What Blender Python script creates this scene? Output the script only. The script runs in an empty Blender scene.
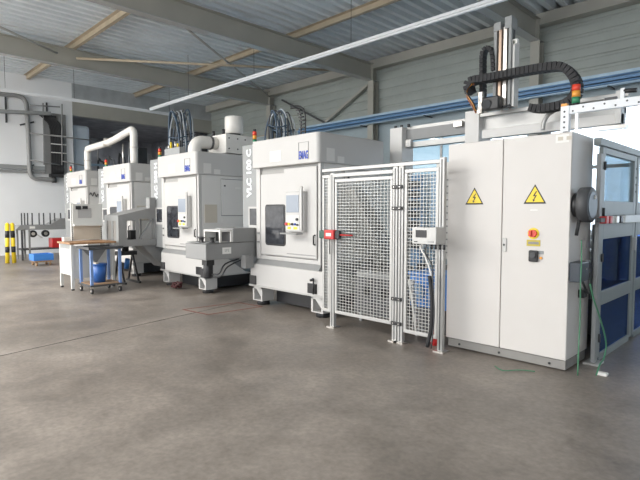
import bpy, math, random
from mathutils import Vector, Matrix
random.seed(7)
sc = bpy.context.scene
COL = sc.collection
PI = math.pi

# ------------------------------------------------------------------ camera
FL = 495.0; H = 1.5; pitch = math.atan(29/FL)
phi = math.atan(500*math.cos(pitch)/FL)
F0 = Vector((-math.sin(phi), math.cos(phi), 0)); RT = Vector((math.cos(phi), math.sin(phi), 0)); ZZ = Vector((0, 0, 1))
FW = F0*math.cos(pitch) - ZZ*math.sin(pitch); UP = ZZ*math.cos(pitch) + F0*math.sin(pitch)
CAM = Vector((0, 0, H))
cd = bpy.data.cameras.new('camera'); cam = bpy.data.objects.new('camera', cd); COL.objects.link(cam)
m = Matrix((RT, UP, -FW)).transposed().to_4x4(); m.translation = CAM
cam.matrix_world = m
cd.sensor_width = 36; cd.lens = FL/640*36; cd.clip_start = 0.05; cd.clip_end = 200
sc.camera = cam

def P(x, y, X=None, Y=None, Z=None):
    """survey helper: where the sight line through a photo point meets a known plane of the hall"""
    d = FW*FL + RT*(x-320) - UP*(y-240)
    if X is not None: t = X/d.x
    elif Y is not None: t = Y/d.y
    else: t = (Z-H)/d.z
    return CAM + d*t

# ------------------------------------------------------------------ materials
def mat(name, col, rough=0.5, metal=0.0, var=0.0, scale=6.0, bump=0.0, alpha=None, emit=None, spec=None):
    m = bpy.data.materials.new(name); m.use_nodes = True
    nt = m.node_tree; b = nt.nodes['Principled BSDF']
    b.inputs['Base Color'].default_value = (*col, 1); b.inputs['Roughness'].default_value = rough
    b.inputs['Metallic'].default_value = metal
    if spec is not None: b.inputs['Specular IOR Level'].default_value = spec
    if var > 0 or bump > 0:
        tc = nt.nodes.new('ShaderNodeTexCoord'); no = nt.nodes.new('ShaderNodeTexNoise')
        no.inputs['Scale'].default_value = scale; no.inputs['Detail'].default_value = 6
        nt.links.new(tc.outputs['Object'], no.inputs['Vector'])
        if var > 0:
            r = nt.nodes.new('ShaderNodeValToRGB')
            r.color_ramp.elements[0].position = 0.3; r.color_ramp.elements[1].position = 0.7
            r.color_ramp.elements[0].color = (*[c*(1-var) for c in col], 1)
            r.color_ramp.elements[1].color = (*[min(1, c*(1+var)) for c in col], 1)
            nt.links.new(no.outputs['Fac'], r.inputs['Fac']); nt.links.new(r.outputs['Color'], b.inputs['Base Color'])
        if bump > 0:
            bp = nt.nodes.new('ShaderNodeBump'); bp.inputs['Strength'].default_value = bump; bp.inputs['Distance'].default_value = 0.01
            nt.links.new(no.outputs['Fac'], bp.inputs['Height']); nt.links.new(bp.outputs['Normal'], b.inputs['Normal'])
    if emit:
        b.inputs['Emission Color'].default_value = (*emit[0], 1); b.inputs['Emission Strength'].default_value = emit[1]
    return m

def thin_glass(name, col, refl=0.12, rough=0.02, diffuse=0.0, gcol=(.9, .95, 1), fk=.8):
    m = bpy.data.materials.new(name); m.use_nodes = True; nt = m.node_tree
    for n in list(nt.nodes): nt.nodes.remove(n)
    out = nt.nodes.new('ShaderNodeOutputMaterial'); tr = nt.nodes.new('ShaderNodeBsdfTransparent'); tr.inputs[0].default_value = (*col, 1)
    gl = nt.nodes.new('ShaderNodeBsdfGlossy'); gl.inputs['Roughness'].default_value = rough; gl.inputs[0].default_value = (*gcol, 1)
    fr = nt.nodes.new('ShaderNodeFresnel'); fr.inputs[0].default_value = 1.5
    ma = nt.nodes.new('ShaderNodeMath'); ma.operation = 'MULTIPLY_ADD'; ma.inputs[1].default_value = fk; ma.inputs[2].default_value = refl*0.4
    mx = nt.nodes.new('ShaderNodeMixShader'); nt.links.new(fr.outputs[0], ma.inputs[0]); nt.links.new(ma.outputs[0], mx.inputs[0])
    last = tr.outputs[0]
    if diffuse > 0:
        df = nt.nodes.new('ShaderNodeBsdfTranslucent'); df.inputs[0].default_value = (*[min(1, c*1.1) for c in col], 1)
        m2 = nt.nodes.new('ShaderNodeMixShader'); m2.inputs[0].default_value = diffuse
        nt.links.new(tr.outputs[0], m2.inputs[1]); nt.links.new(df.outputs[0], m2.inputs[2]); last = m2.outputs[0]
    nt.links.new(last, mx.inputs[1]); nt.links.new(gl.outputs[0], mx.inputs[2]); nt.links.new(mx.outputs[0], out.inputs[0])
    return m

def floor_mat():
    m = bpy.data.materials.new('polished_concrete'); m.use_nodes = True; nt = m.node_tree; b = nt.nodes['Principled BSDF']
    tc = nt.nodes.new('ShaderNodeTexCoord')
    def noise(s, d, dist=0.0, sc3=None):
        n = nt.nodes.new('ShaderNodeTexNoise'); n.inputs['Scale'].default_value = s; n.inputs['Detail'].default_value = d; n.inputs['Distortion'].default_value = dist
        nt.links.new(tc.outputs['Object'], n.inputs['Vector']); return n
    n1 = noise(0.55, 8, 0.6); n2 = noise(2.6, 12, 0.5); n3 = noise(28, 8)
    r1 = nt.nodes.new('ShaderNodeValToRGB'); r1.color_ramp.elements[0].position = 0.32; r1.color_ramp.elements[1].position = 0.68
    r1.color_ramp.elements[0].color = (.225, .193, .164, 1); r1.color_ramp.elements[1].color = (.345, .302, .262, 1)
    r2 = nt.nodes.new('ShaderNodeValToRGB'); r2.color_ramp.elements[0].position = 0.3; r2.color_ramp.elements[1].position = 0.75
    r2.color_ramp.elements[0].color = (.66, .66, .66, 1); r2.color_ramp.elements[1].color = (1.12, 1.12, 1.13, 1)
    mx = nt.nodes.new('ShaderNodeMix'); mx.data_type = 'RGBA'; mx.blend_type = 'MULTIPLY'; mx.inputs[0].default_value = 1
    nt.links.new(n1.outputs['Fac'], r1.inputs['Fac']); nt.links.new(n2.outputs['Fac'], r2.inputs['Fac'])
    nt.links.new(r1.outputs['Color'], mx.inputs[6]); nt.links.new(r2.outputs['Color'], mx.inputs[7])
    r3 = nt.nodes.new('ShaderNodeValToRGB'); r3.color_ramp.elements[0].position = 0.25; r3.color_ramp.elements[1].position = 0.8
    r3.color_ramp.elements[0].color = (.74, .74, .74, 1); r3.color_ramp.elements[1].color = (1.1, 1.1, 1.1, 1)
    mx2 = nt.nodes.new('ShaderNodeMix'); mx2.data_type = 'RGBA'; mx2.blend_type = 'MULTIPLY'; mx2.inputs[0].default_value = 1
    nt.links.new(n3.outputs['Fac'], r3.inputs['Fac']); nt.links.new(mx.outputs[2], mx2.inputs[6]); nt.links.new(r3.outputs['Color'], mx2.inputs[7])
    nt.links.new(mx2.outputs[2], b.inputs['Base Color'])
    mr = nt.nodes.new('ShaderNodeMapRange'); mr.inputs[3].default_value = 0.30; mr.inputs[4].default_value = 0.55
    nt.links.new(n2.outputs['Fac'], mr.inputs[0]); nt.links.new(mr.outputs[0], b.inputs['Roughness'])
    return m

M = dict(
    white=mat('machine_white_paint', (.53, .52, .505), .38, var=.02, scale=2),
    side=mat('machine_paint_lightened', (.70, .685, .66), .42, var=.02, scale=2),  # same paint as the fronts, lightened in place of light on the sides
    strip=mat('light_grey_paint', (.285, .295, .295), .45, var=.03),
    grey=mat('mid_grey_paint', (.26, .262, .26), .45, var=.04),
    recess=mat('recess_grey', (.36, .355, .34), .5),  # plain grey for the hood recess and the sloping trough
    cab=mat('cabinet_light_grey', (.635, .605, .575), .42, var=.015, scale=3),
    plinth=mat('plinth_grey', (.26, .25, .235), .5, var=.05),
    dark=mat('black_plastic', (.02, .02, .022), .4),
    rubber=mat('black_rubber', (.025, .025, .027), .7),
    soot=mat('dark_grey_metal', (.06, .062, .066), .5, var=.15),
    alu=mat('anodised_aluminium', (.47, .465, .45), .38, .3, var=.03),
    galv=mat('galvanised_sheet', (.52, .54, .55), .42, .45, var=.12, scale=3),
    deck=mat('corrugated_roof_deck', (.72, .77, .80), .40, .12, var=.08, scale=1.3),
    beam=mat('beige_grey_steel_paint', (.40, .39, .345), .30, var=.06, scale=1.5),
    frame=mat('green_grey_frame', (.24, .27, .27), .42, var=.04),
    flange=mat('glossy_flange_paint', (.42, .43, .42), .16),
    purlin=mat('ochre_steel_paint', (.42, .355, .26), .5, var=.1, scale=3),
    siding=mat('wall_siding', (.35, .38, .355), .5, var=.06, scale=1.5),
    lintel=mat('blue_grey_lintel', (.36, .43, .46), .5, var=.04),
    wallw=mat('white_plaster', (.82, .83, .84), .7, var=.03, scale=.7),
    wallg=mat('grey_plaster', (.34, .33, .32), .8, var=.1, scale=1),
    walld=mat('dark_panel_wall', (.36, .36, .38), .8, var=.3, scale=2),
    blue=mat('blue_rail_paint', (.13, .27, .48), .35, var=.05),
    paleblue=mat('pale_blue_steel', (.42, .56, .68), .35, .2, var=.08, scale=4),
    bluetrol=mat('blue_trolley_paint', (.18, .28, .52), .4, var=.08),
    bluebin=mat('blue_plastic', (.02, .10, .34), .4),
    bluecrate=mat('bright_blue_plastic', (.05, .22, .62), .4),
    red=mat('red_plastic', (.55, .03, .03), .4),
    redlamp=mat('red_lens', (.75, .07, .04), .25),
    orange=mat('orange_lens', (.85, .36, .06), .25),
    green=mat('green_lens', (.05, .26, .13), .25),
    greencab=mat('green_cable', (.06, .22, .12), .5),
    yellow=mat('yellow_paint', (.85, .62, .03), .4),
    black=mat('black_paint', (.015, .015, .018), .5),
    wood=mat('beech_worktop', (.36, .20, .10), .5, var=.2, scale=12),
    woodd=mat('brown_wood', (.30, .19, .11), .6, var=.2, scale=12),
    cream=mat('cream_panel', (.56, .51, .43), .5, var=.03),
    steel=mat('polished_steel', (.65, .62, .58), .28, .8, var=.05),
    ranode=mat('bronze_rail', (.45, .33, .25), .35, .5, var=.05),
    paper=mat('paper', (.78, .77, .74), .8),
    greypap=mat('grey_print', (.40, .40, .40), .8),
    screen=mat('lcd_screen', (.30, .34, .40), .2),
    darkglass=mat('dark_window_glass', (.035, .038, .045), .08, var=.5, scale=9),
    logo=mat('logo_blue', (.03, .07, .42), .4),
    hose=mat('blue_grey_hose', (.05, .085, .13), .4),
    hosel=mat('pale_hose', (.42, .46, .50), .4),
    duct=mat('white_duct', (.74, .72, .68), .4, var=.05),
    copper=mat('copper_wire', (.45, .16, .07), .5),
    redtape=mat('worn_red_marking', (.24, .10, .08), .7, var=.2, scale=10),
    joint=mat('joint_filler', (.07, .065, .06), .8),
    lamp=mat('white_lamp_housing', (.80, .82, .84), .3),
    wire=mat('zinc_wire', (.52, .52, .50), .4, .3),
    louvre=mat('off_white_sheet', (.62, .62, .595), .5),
    tree=mat('green_foliage', (.10, .22, .08), .8, var=.4, scale=3),
    floor=floor_mat(),
    glass=thin_glass('window_glass', (.93, .97, 1.0)),
    frost=thin_glass('frosted_glass', (.42, .51, .55), diffuse=.5),
    blueglass=thin_glass('blue_tinted_screen', (.05, .14, .40), refl=.1, gcol=(.40, .60, 1.0), fk=.6),
    clear=thin_glass('clear_guard', (.82, .92, .97), refl=.2),
)

# ------------------------------------------------------------------ building helpers
ORG = {}
class MB:
    def __init__(s): s.v = []; s.f = []; s.smooth = []
    def add(s, vs, fs, sm=False):
        o = len(s.v); s.v += [Vector(v) for v in vs]
        for f in fs: s.f.append([o+i for i in f]); s.smooth.append(sm)
        return s
    def box(s, x0, x1, y0, y1, z0, z1):
        x0, x1 = sorted((x0, x1)); y0, y1 = sorted((y0, y1)); z0, z1 = sorted((z0, z1))
        return s.add([(x0,y0,z0),(x1,y0,z0),(x1,y1,z0),(x0,y1,z0),(x0,y0,z1),(x1,y0,z1),(x1,y1,z1),(x0,y1,z1)],
                     [(0,3,2,1),(4,5,6,7),(0,1,5,4),(1,2,6,5),(2,3,7,6),(3,0,4,7)])
    def prism(s, pts, a0, a1, axis='x'):
        """pts = polygon in the two other axes (x: (y,z); y: (x,z); z: (x,y))"""
        n = len(pts)
        def mk(a, p): return {'x': (a, p[0], p[1]), 'y': (p[0], a, p[1]), 'z': (p[0], p[1], a)}[axis]
        vs = [mk(a0, p) for p in pts] + [mk(a1, p) for p in pts]
        fs = [tuple(range(n))[::-1], tuple(range(n, 2*n))] + [(i, (i+1) % n, n+(i+1) % n, n+i) for i in range(n)]
        ar = sum(pts[i][0]*pts[(i+1) % n][1]-pts[(i+1) % n][0]*pts[i][1] for i in range(n))
        flip = (ar < 0) != (a1 < a0)
        if axis == 'y': flip = not flip
        if flip: fs = [f[::-1] for f in fs]
        return s.add(vs, fs)
    def bar(s, a, b, w, h=None, up=(0,0,1)):
        a = Vector(a); b = Vector(b); h = h or w; d = (b-a).normalized(); u = Vector(up)
        if abs(d.dot(u)) > .98: u = Vector((1,0,0))
        r = d.cross(u).normalized(); u = r.cross(d)
        vs = [p + r*sx*w/2 + u*sz*h/2 for p in (a, b) for sx, sz in ((-1,-1),(1,-1),(1,1),(-1,1))]
        return s.add(vs, [(0,1,2,3),(7,6,5,4),(0,4,5,1),(1,5,6,2),(2,6,7,3),(3,7,4,0)])
    def tube(s, pts, r, n=8, cap=True, smooth_path=0):
        pts = [Vector(p) for p in pts]
        if smooth_path:
            q = []
            for i in range(len(pts)-1):
                p0 = pts[max(i-1,0)]; p1 = pts[i]; p2 = pts[i+1]; p3 = pts[min(i+2,len(pts)-1)]
                for k in range(smooth_path):
                    t = k/smooth_path
                    q.append(.5*((2*p1)+(p2-p0)*t+(2*p0-5*p1+4*p2-p3)*t*t+(3*p1-p0-3*p2+p3)*t**3))
            q.append(pts[-1]); pts = q
        rs = r if isinstance(r, (list, tuple)) else [r]*len(pts)
        d = (pts[1]-pts[0]).normalized(); u = Vector((0,0,1)) if abs(d.z) < .9 else Vector((1,0,0))
        u = (u-d*u.dot(d)).normalized(); vs = []
        for i, p in enumerate(pts):
            dd = (pts[min(i+1,len(pts)-1)]-pts[max(i-1,0)])
            if dd.length > 1e-9: d = dd.normalized()
            u = (u-d*u.dot(d)).normalized(); w = d.cross(u)
            for k in range(n):
                a = 2*PI*k/n; vs.append(p+(u*math.cos(a)+w*math.sin(a))*rs[i])
        fs = []
        for i in range(len(pts)-1):
            for k in range(n): fs.append((i*n+k, i*n+(k+1) % n, (i+1)*n+(k+1) % n, (i+1)*n+k))
        s.add(vs, fs, True)
        if cap:
            o = len(s.v)-len(vs)
            s.f.append([o+k for k in range(n)][::-1]); s.smooth.append(False)
            s.f.append([o+(len(pts)-1)*n+k for k in range(n)]); s.smooth.append(False)
        return s
    def cyl(s, a, b, r, n=16): return s.tube([a, b], r, n)
    def wires(s, a, u, v, nu, nv, t):
        """welded mesh panel: a corner, u and v edges"""
        a = Vector(a); u = Vector(u); v = Vector(v)
        for i in range(nu+1): s.bar(a+u*i/nu, a+u*i/nu+v, t)
        nrm = u.cross(v).normalized()*t
        for j in range(nv+1): s.bar(a+v*j/nv+nrm, a+v*j/nv+u+nrm, t)
        return s
    def build(s, name, material, parent=None, bevel=0, seg=2):
        me = bpy.data.meshes.new(name)
        if parent is not None: o0 = ORG[parent]
        else:
            xs = [v.x for v in s.v]; ys = [v.y for v in s.v]; zs = [v.z for v in s.v]
            o0 = Vector(((min(xs)+max(xs))/2, (min(ys)+max(ys))/2, min(zs)))
        me.from_pydata([v-o0 for v in s.v], [], s.f)
        for p, sm in zip(me.polygons, s.smooth): p.use_smooth = sm
        me.materials.append(material if not isinstance(material, str) else M[material]); me.update()
        o = bpy.data.objects.new(name, me); COL.objects.link(o)
        if parent is not None: o.parent = parent
        else: o.location = o0
        ORG[o] = o0
        if bevel:
            b = o.modifiers.new('bevel', 'BEVEL'); b.width = bevel; b.segments = seg; b.limit_method = 'ANGLE'; b.angle_limit = .6
        return o

def tag(o, label=None, cat=None, group=None, kind=None):
    if label: o['label'] = label
    if cat: o['category'] = cat
    if group: o['group'] = group
    if kind: o['kind'] = kind
    return o
def thing(name, label, cat, loc, group=None):
    o = bpy.data.objects.new(name, None); COL.objects.link(o); o.location = loc; o.empty_display_size = .1
    ORG[o] = Vector(loc); return tag(o, label, cat, group)
def struct(name, mb, material, label=None):
    o = mb.build(name, material); o['kind'] = 'structure'
    if label: o['label'] = label
    return o
def B(*a): return MB().box(*a)
def text(name, s, size, material, parent, origin, xdir, ydir, ext=.002, bold=0.0, sx=1.0):
    cu = bpy.data.curves.new(name, 'FONT'); cu.body = s; cu.size = size; cu.extrude = ext; cu.offset = bold
    cu.align_x = 'CENTER'; cu.align_y = 'CENTER'; cu.resolution_u = 3
    t = bpy.data.objects.new(name, cu); COL.objects.link(t)
    bpy.context.view_layer.update()
    me = bpy.data.meshes.new_from_object(t.evaluated_get(bpy.context.evaluated_depsgraph_get()))
    COL.objects.unlink(t); bpy.data.objects.remove(t)
    xd = Vector(xdir).normalized(); yd = Vector(ydir).normalized(); zd = xd.cross(yd)
    o0 = ORG[parent]
    for v in me.vertices: v.co = Vector(origin)-o0 + xd*v.co.x*sx + yd*v.co.y + zd*v.co.z
    me.materials.clear(); me.materials.append(M[material])
    o = bpy.data.objects.new(name, me); COL.objects.link(o); o.parent = parent; ORG[o] = o0
    return o

# ================================================================== THE HALL
XL, XR, YB, YF = -19.3, 8.0, 12.3, -9.0
struct('floor', B(XL-6, XR, YF, YB, -.2, 0), 'floor')
# roof deck: trapezoid ribs running along Y
mb = MB(); x = XL-6; prof = []
while x < XR:
    prof += [(x, 6.13), (x+.11, 6.13), (x+.15, 6.26), (x+.26, 6.26)]; x += .30
top = [(px, pz+.02) for px, pz in prof]
for i in range(len(prof)-1):
    (xa, za), (xb, zb) = prof[i], prof[i+1]
    mb.add([(xa, YF, za), (xb, YF, zb), (xb, YB+.3, zb), (xa, YB+.3, za), (xa, YF, za+.02), (xb, YF, zb+.02), (xb, YB+.3, zb+.02), (xa, YB+.3, za+.02)],
           [(0,3,2,1), (4,5,6,7)])
struct('ceiling', mb, 'deck')
for xb in (-19.9, -14.9, -9.9, -4.9, .1, 5.1):
    mb = B(xb-.006, xb+.006, YF, YB-.02, 5.515, 5.985)
    struct('beam_flange', B(xb-.11, xb+.11, YF, YB-.02, 5.5, 5.515), 'flange'); mb.box(xb-.11, xb+.11, YF, YB-.02, 5.985, 6.0)
    mb.box(xb-.10, xb+.10, 12.0, 12.012, 5.515, 5.985)
    if xb > -19: struct('roof_beam', mb, 'beam')
    else: struct('roof_beam', mb, 'beam')
for yb in (-6.4, -2.6, 1.2, 5.0, 8.8):
    mb = B(XL-5, XR, yb-.004, yb+.004, 6.0, 6.13).box(XL-5, XR, yb, yb+.09, 6.0, 6.01).box(XL-5, XR, yb-.09, yb, 6.12, 6.13)
    struct('roof_purlin', mb, 'purlin')
struct('roof_purlin', B(XL-.6, XR, 12.02, 12.28, 5.86, 6.12), 'beam')
struct('wall_back', B(XL-.6, XR, YB+.06, YB+.2, 5.86, 6.4), 'siding')
for xb in (-14.9, -9.9, -4.9, .1, 5.1):
    mb = B(xb-.007, xb+.007, 12.02, 12.26, 0, 5.5).box(xb-.11, xb+.11, 12.0, 12.02, 0, 5.5).box(xb-.11, xb+.11, 12.24, 12.26, 0, 5.5)
    struct('steel_column', mb, 'beam')
# back wall: siding, lintel, windows, parapet
def ribbed(x0, x1, z0, z1, y):
    z = z0; pr = []
    while z < z1-.02:
        pr += [(z, 0), (min(z+.17, z1), 0), (min(z+.19, z1), .025), (min(z+.24, z1), .025)]; z += .26
    pr.append((z1, 0)); mb = MB()
    for (za, da), (zb, db) in zip(pr, pr[1:]):
        if zb-za < 1e-6: continue
        mb.add([(x0, y+da, za), (x1, y+da, za), (x1, y+db, zb), (x0, y+db, zb)], [(0,1,2,3)])
    mb.box(x0, x1, y+.05, y+.2, z0, z1)
    return mb
struct('wall_back', ribbed(XL-.6, XR, 4.48, 5.86, YB), 'siding')
struct('trim_1', B(XL-.6, XR, YB-.04, YB, 4.44, 4.48), 'purlin')
mbl = B(XL-.6, XR, YB+.02, YB+.2, 3.84, 4.44)
mbl.box(XL-.6, XR, YB+.02, YB+.2, 0, .9)
wins = [(-19.7, -15.2, 'frost'), (-14.6, -10.2, 'frost'), (-8.85, -5.15, 'frost'), (-4.65, -.1, 'glass'), (.35, 4.9, 'glass'), (5.3, 7.7, 'glass')]
xs = [XL-.6] + [w for a in wins for w in a[:2]] + [XR]
for a, b in zip(xs[::2], xs[1::2]): mbl.box(a, b, YB+.02, YB+.2, .9, 3.84)
struct('wall_back', mbl, 'lintel')
for i, (a, b, g) in enumerate(wins):
    t = bpy.data.objects.new('window_%d' % (i+1), None); COL.objects.link(t); t.location = ((a+b)/2, YB+.1, .9); ORG[t] = t.location.copy(); t['kind'] = 'structure'
    fr = MB()
    nm = 3 if i < 3 else 1
    for k in range(nm+1):
        xx = a+(b-a)*k/nm; fr.box(xx-.03 if k else a, xx+.03 if k < nm else b, YB+.07, YB+.13, .9, 3.84)
    for zz in ((.9, 2.3, 3.78) if i < 3 else (.9, 3.78)): fr.box(a, b, YB+.072, YB+.128, zz, zz+.06)
    fr.build('window_frame', 'alu', t)
    B(a+.01, b-.01, YB+.095, YB+.105, .93, 3.8).build('pane', g, t)
# blue rail band under the siding
t = thing('service_rail', 'long blue steel rail with pale perforated tray running under the wall siding', 'rail', (-5, 12.0, 4.1))
B(-13, XR-.1, 11.86, 11.98, 4.16, 4.22).build('rail', 'paleblue', t)
B(-13, XR-.1, 11.80, 11.90, 4.24, 4.30).build('rail', 'blue', t)
mb = B(-13, XR-.1, 11.88, 11.9, 4.32, 4.42)
B(-13, XR-.1, 11.86, 11.98, 4.32, 4.43).build('cable_tray', 'paleblue', t)
MB().tube([(-13, 11.83, 4.34), (XR-.1, 11.83, 4.34)], .02, 6).tube([(-13, 11.82, 4.20), (XR-.1, 11.82, 4.20)], .02, 6).build('pipe', 'blue', t)
mb = MB()
for k in range(9): mb.box(-12.5+2.3*k, -12.46+2.3*k, 11.87, 12.29, 4.14, 4.17)
mb.build('wall_bracket', 'soot', t)
for k in range(2):
    a, b = [((368,85),(326,122)), ((282,100),(325,123))][k]
    pa, pb = P(*a, Y=12.15-.04*k), P(*b, Y=12.15-.04*k)
    tag(MB().bar(pa, pb, .10 if k == 0 else .06, .08 if k == 0 else .05).build('diagonal_brace', 'beam' if k == 0 else 'soot'),
        ['broad grey diagonal wall brace rising right to the roof beam end', 'thin dark diagonal wall brace falling right from the far column'][k], 'brace', None)
# left end wall and the dark bay behind it
struct('wall_left', B(XL-.25, XL, YF, 6.45, 0, 6.13), 'wallw')
struct('wall_left', B(XL-.25, XL, 6.45, YB, 5.5, 6.13), 'galv')
struct('roof_beam', B(XL-.25, XL+.02, 6.45, YB, 4.98, 5.5), 'beam')
struct('wall_left', B(XL-6, XL-5.75, 6.45, YB, 0, 6.13), 'walld')
struct('wall_side', B(XL-5.75, XL-.25, 6.2, 6.45, 0, 6.13), 'walld')
struct('wall_rear', B(XL-5.75, XL-.6, YB, YB+.2, 0, 6.13), 'walld')
struct('ceiling', B(XL-5.75, XL-.25, 6.45, YB, 5.06, 5.12), 'walld')
struct('steel_column', B(XL-.62, XL-.3, 11.9, 12.25, 0, 5.5), 'soot')
# front and right walls with the hall's big windows (behind the camera)
mb = B(XL, XR, YF-.2, YF, 0, .8).box(XL, XR, YF-.2, YF, 5.4, 6.13)
fw = [(-18.5, -13), (-12, -6.5), (-5.5, 0), (1, 6.5)]
xs = [XL] + [w for a in fw for w in a] + [XR]
for a, b in zip(xs[::2], xs[1::2]): mb.box(a, b, YF-.2, YF, .8, 5.4)
struct('wall_front', mb, 'wallw')
mb = B(XR, XR+.2, YF, YB, 0, .8).box(XR, XR+.2, YF, YB, 4.6, 6.13)
rw = [(-7.5, -2.5)]
ys = [YF] + [w for a in rw for w in a] + [YB]
for a, b in zip(ys[::2], ys[1::2]): mb.box(XR, XR+.2, a, b, .8, 4.6)
struct('wall_right', mb, 'wallw')

# roof bracing rods
rods = [((-9.98, 5.15, 5.8), (-14.8, 12.0, 5.8), .028, 'thin crossed roof brace rod running from near beam to far corner', 'alu'),
        ((-14.8, 5.1, 5.76), (-9.98, 11.9, 5.76), .035, 'ochre roof brace tube crossing the rod between two beams', 'purlin'),
        (tuple(P(57, 53, Z=5.8)), tuple(P(-20, 18, Z=5.8)), .03, 'pale roof brace rod at the top left, ending at a beam', 'alu')]
for a, b, r, l, mm in rods: tag(MB().tube([a, b], r, 8).build('brace_rod', mm), l, 'brace')
t = MB().cyl((-12.47, 8.62, 5.74), (-12.47, 8.62, 5.83), .13, 12).build('brace_node', 'galv')
tag(t, 'round steel hub plate where the roof brace rods cross', 'plate')
# light trunking
def trunk(name, a, b, label, hang):
    t = thing(name, label, 'light', (Vector(a)+Vector(b))/2)
    MB().bar(a, b, .09, .05).build('housing', 'lamp', t)
    dz = Vector((0, 0, -.045)); MB().bar(Vector(a)+dz, Vector(b)+dz, .05, .035).build('lamp_tube', 'lamp', t)
    for h in hang: MB().cyl(h, (h[0], h[1], 6.12), .006, 5).build('suspension_wire', 'soot', t)
trunk('light_trunking', (-15.85, 7.77, 4.9), (3.0, 7.77, 4.9), 'long white light trunking hanging over the machines from far left to top right',
      [(x_, 7.77, 4.93) for x_ in (-13.4, -10.2, -6.93, -3.3)])
trunk('light_trunking', (-15.95, -3, 4.85), (-15.95, 8.6, 4.85), 'white light trunking running along the far left under a roof beam',
      [(-15.95, y_, 4.88) for y_ in (-2.5, 0, 3.6, 5.4, 8.5)])

# ================================================================== floor lines
a, b = P(0, 356, Z=0), P(252, 300, Z=0); d = (b-a).normalized(); a = a-d*3
o = MB().bar(a+Vector((0,0,.001)), b+Vector((0,0,.001)), .012, .002).build('trim_2', 'joint'); o['kind'] = 'structure'
a2 = P(252, 300, Z=0); b2 = P(640, 372, Z=0)
mb = MB(); q = [P(185, 308, Z=.002), P(212, 304, Z=.002), P(262, 309, Z=.002), P(205, 313.5, Z=.002)]
q = [P(183, 309.5, Z=.002), P(208, 314.5, Z=.002), P(262, 306.5, Z=.002), P(238, 302.5, Z=.002)]
for i in range(4): mb.bar(q[i], q[(i+1) % 4], .035, .002)
tag(mb.build('floor_marking', 'redtape'), 'faded red rectangle painted on the concrete before the middle machine', 'floor marking')

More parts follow.
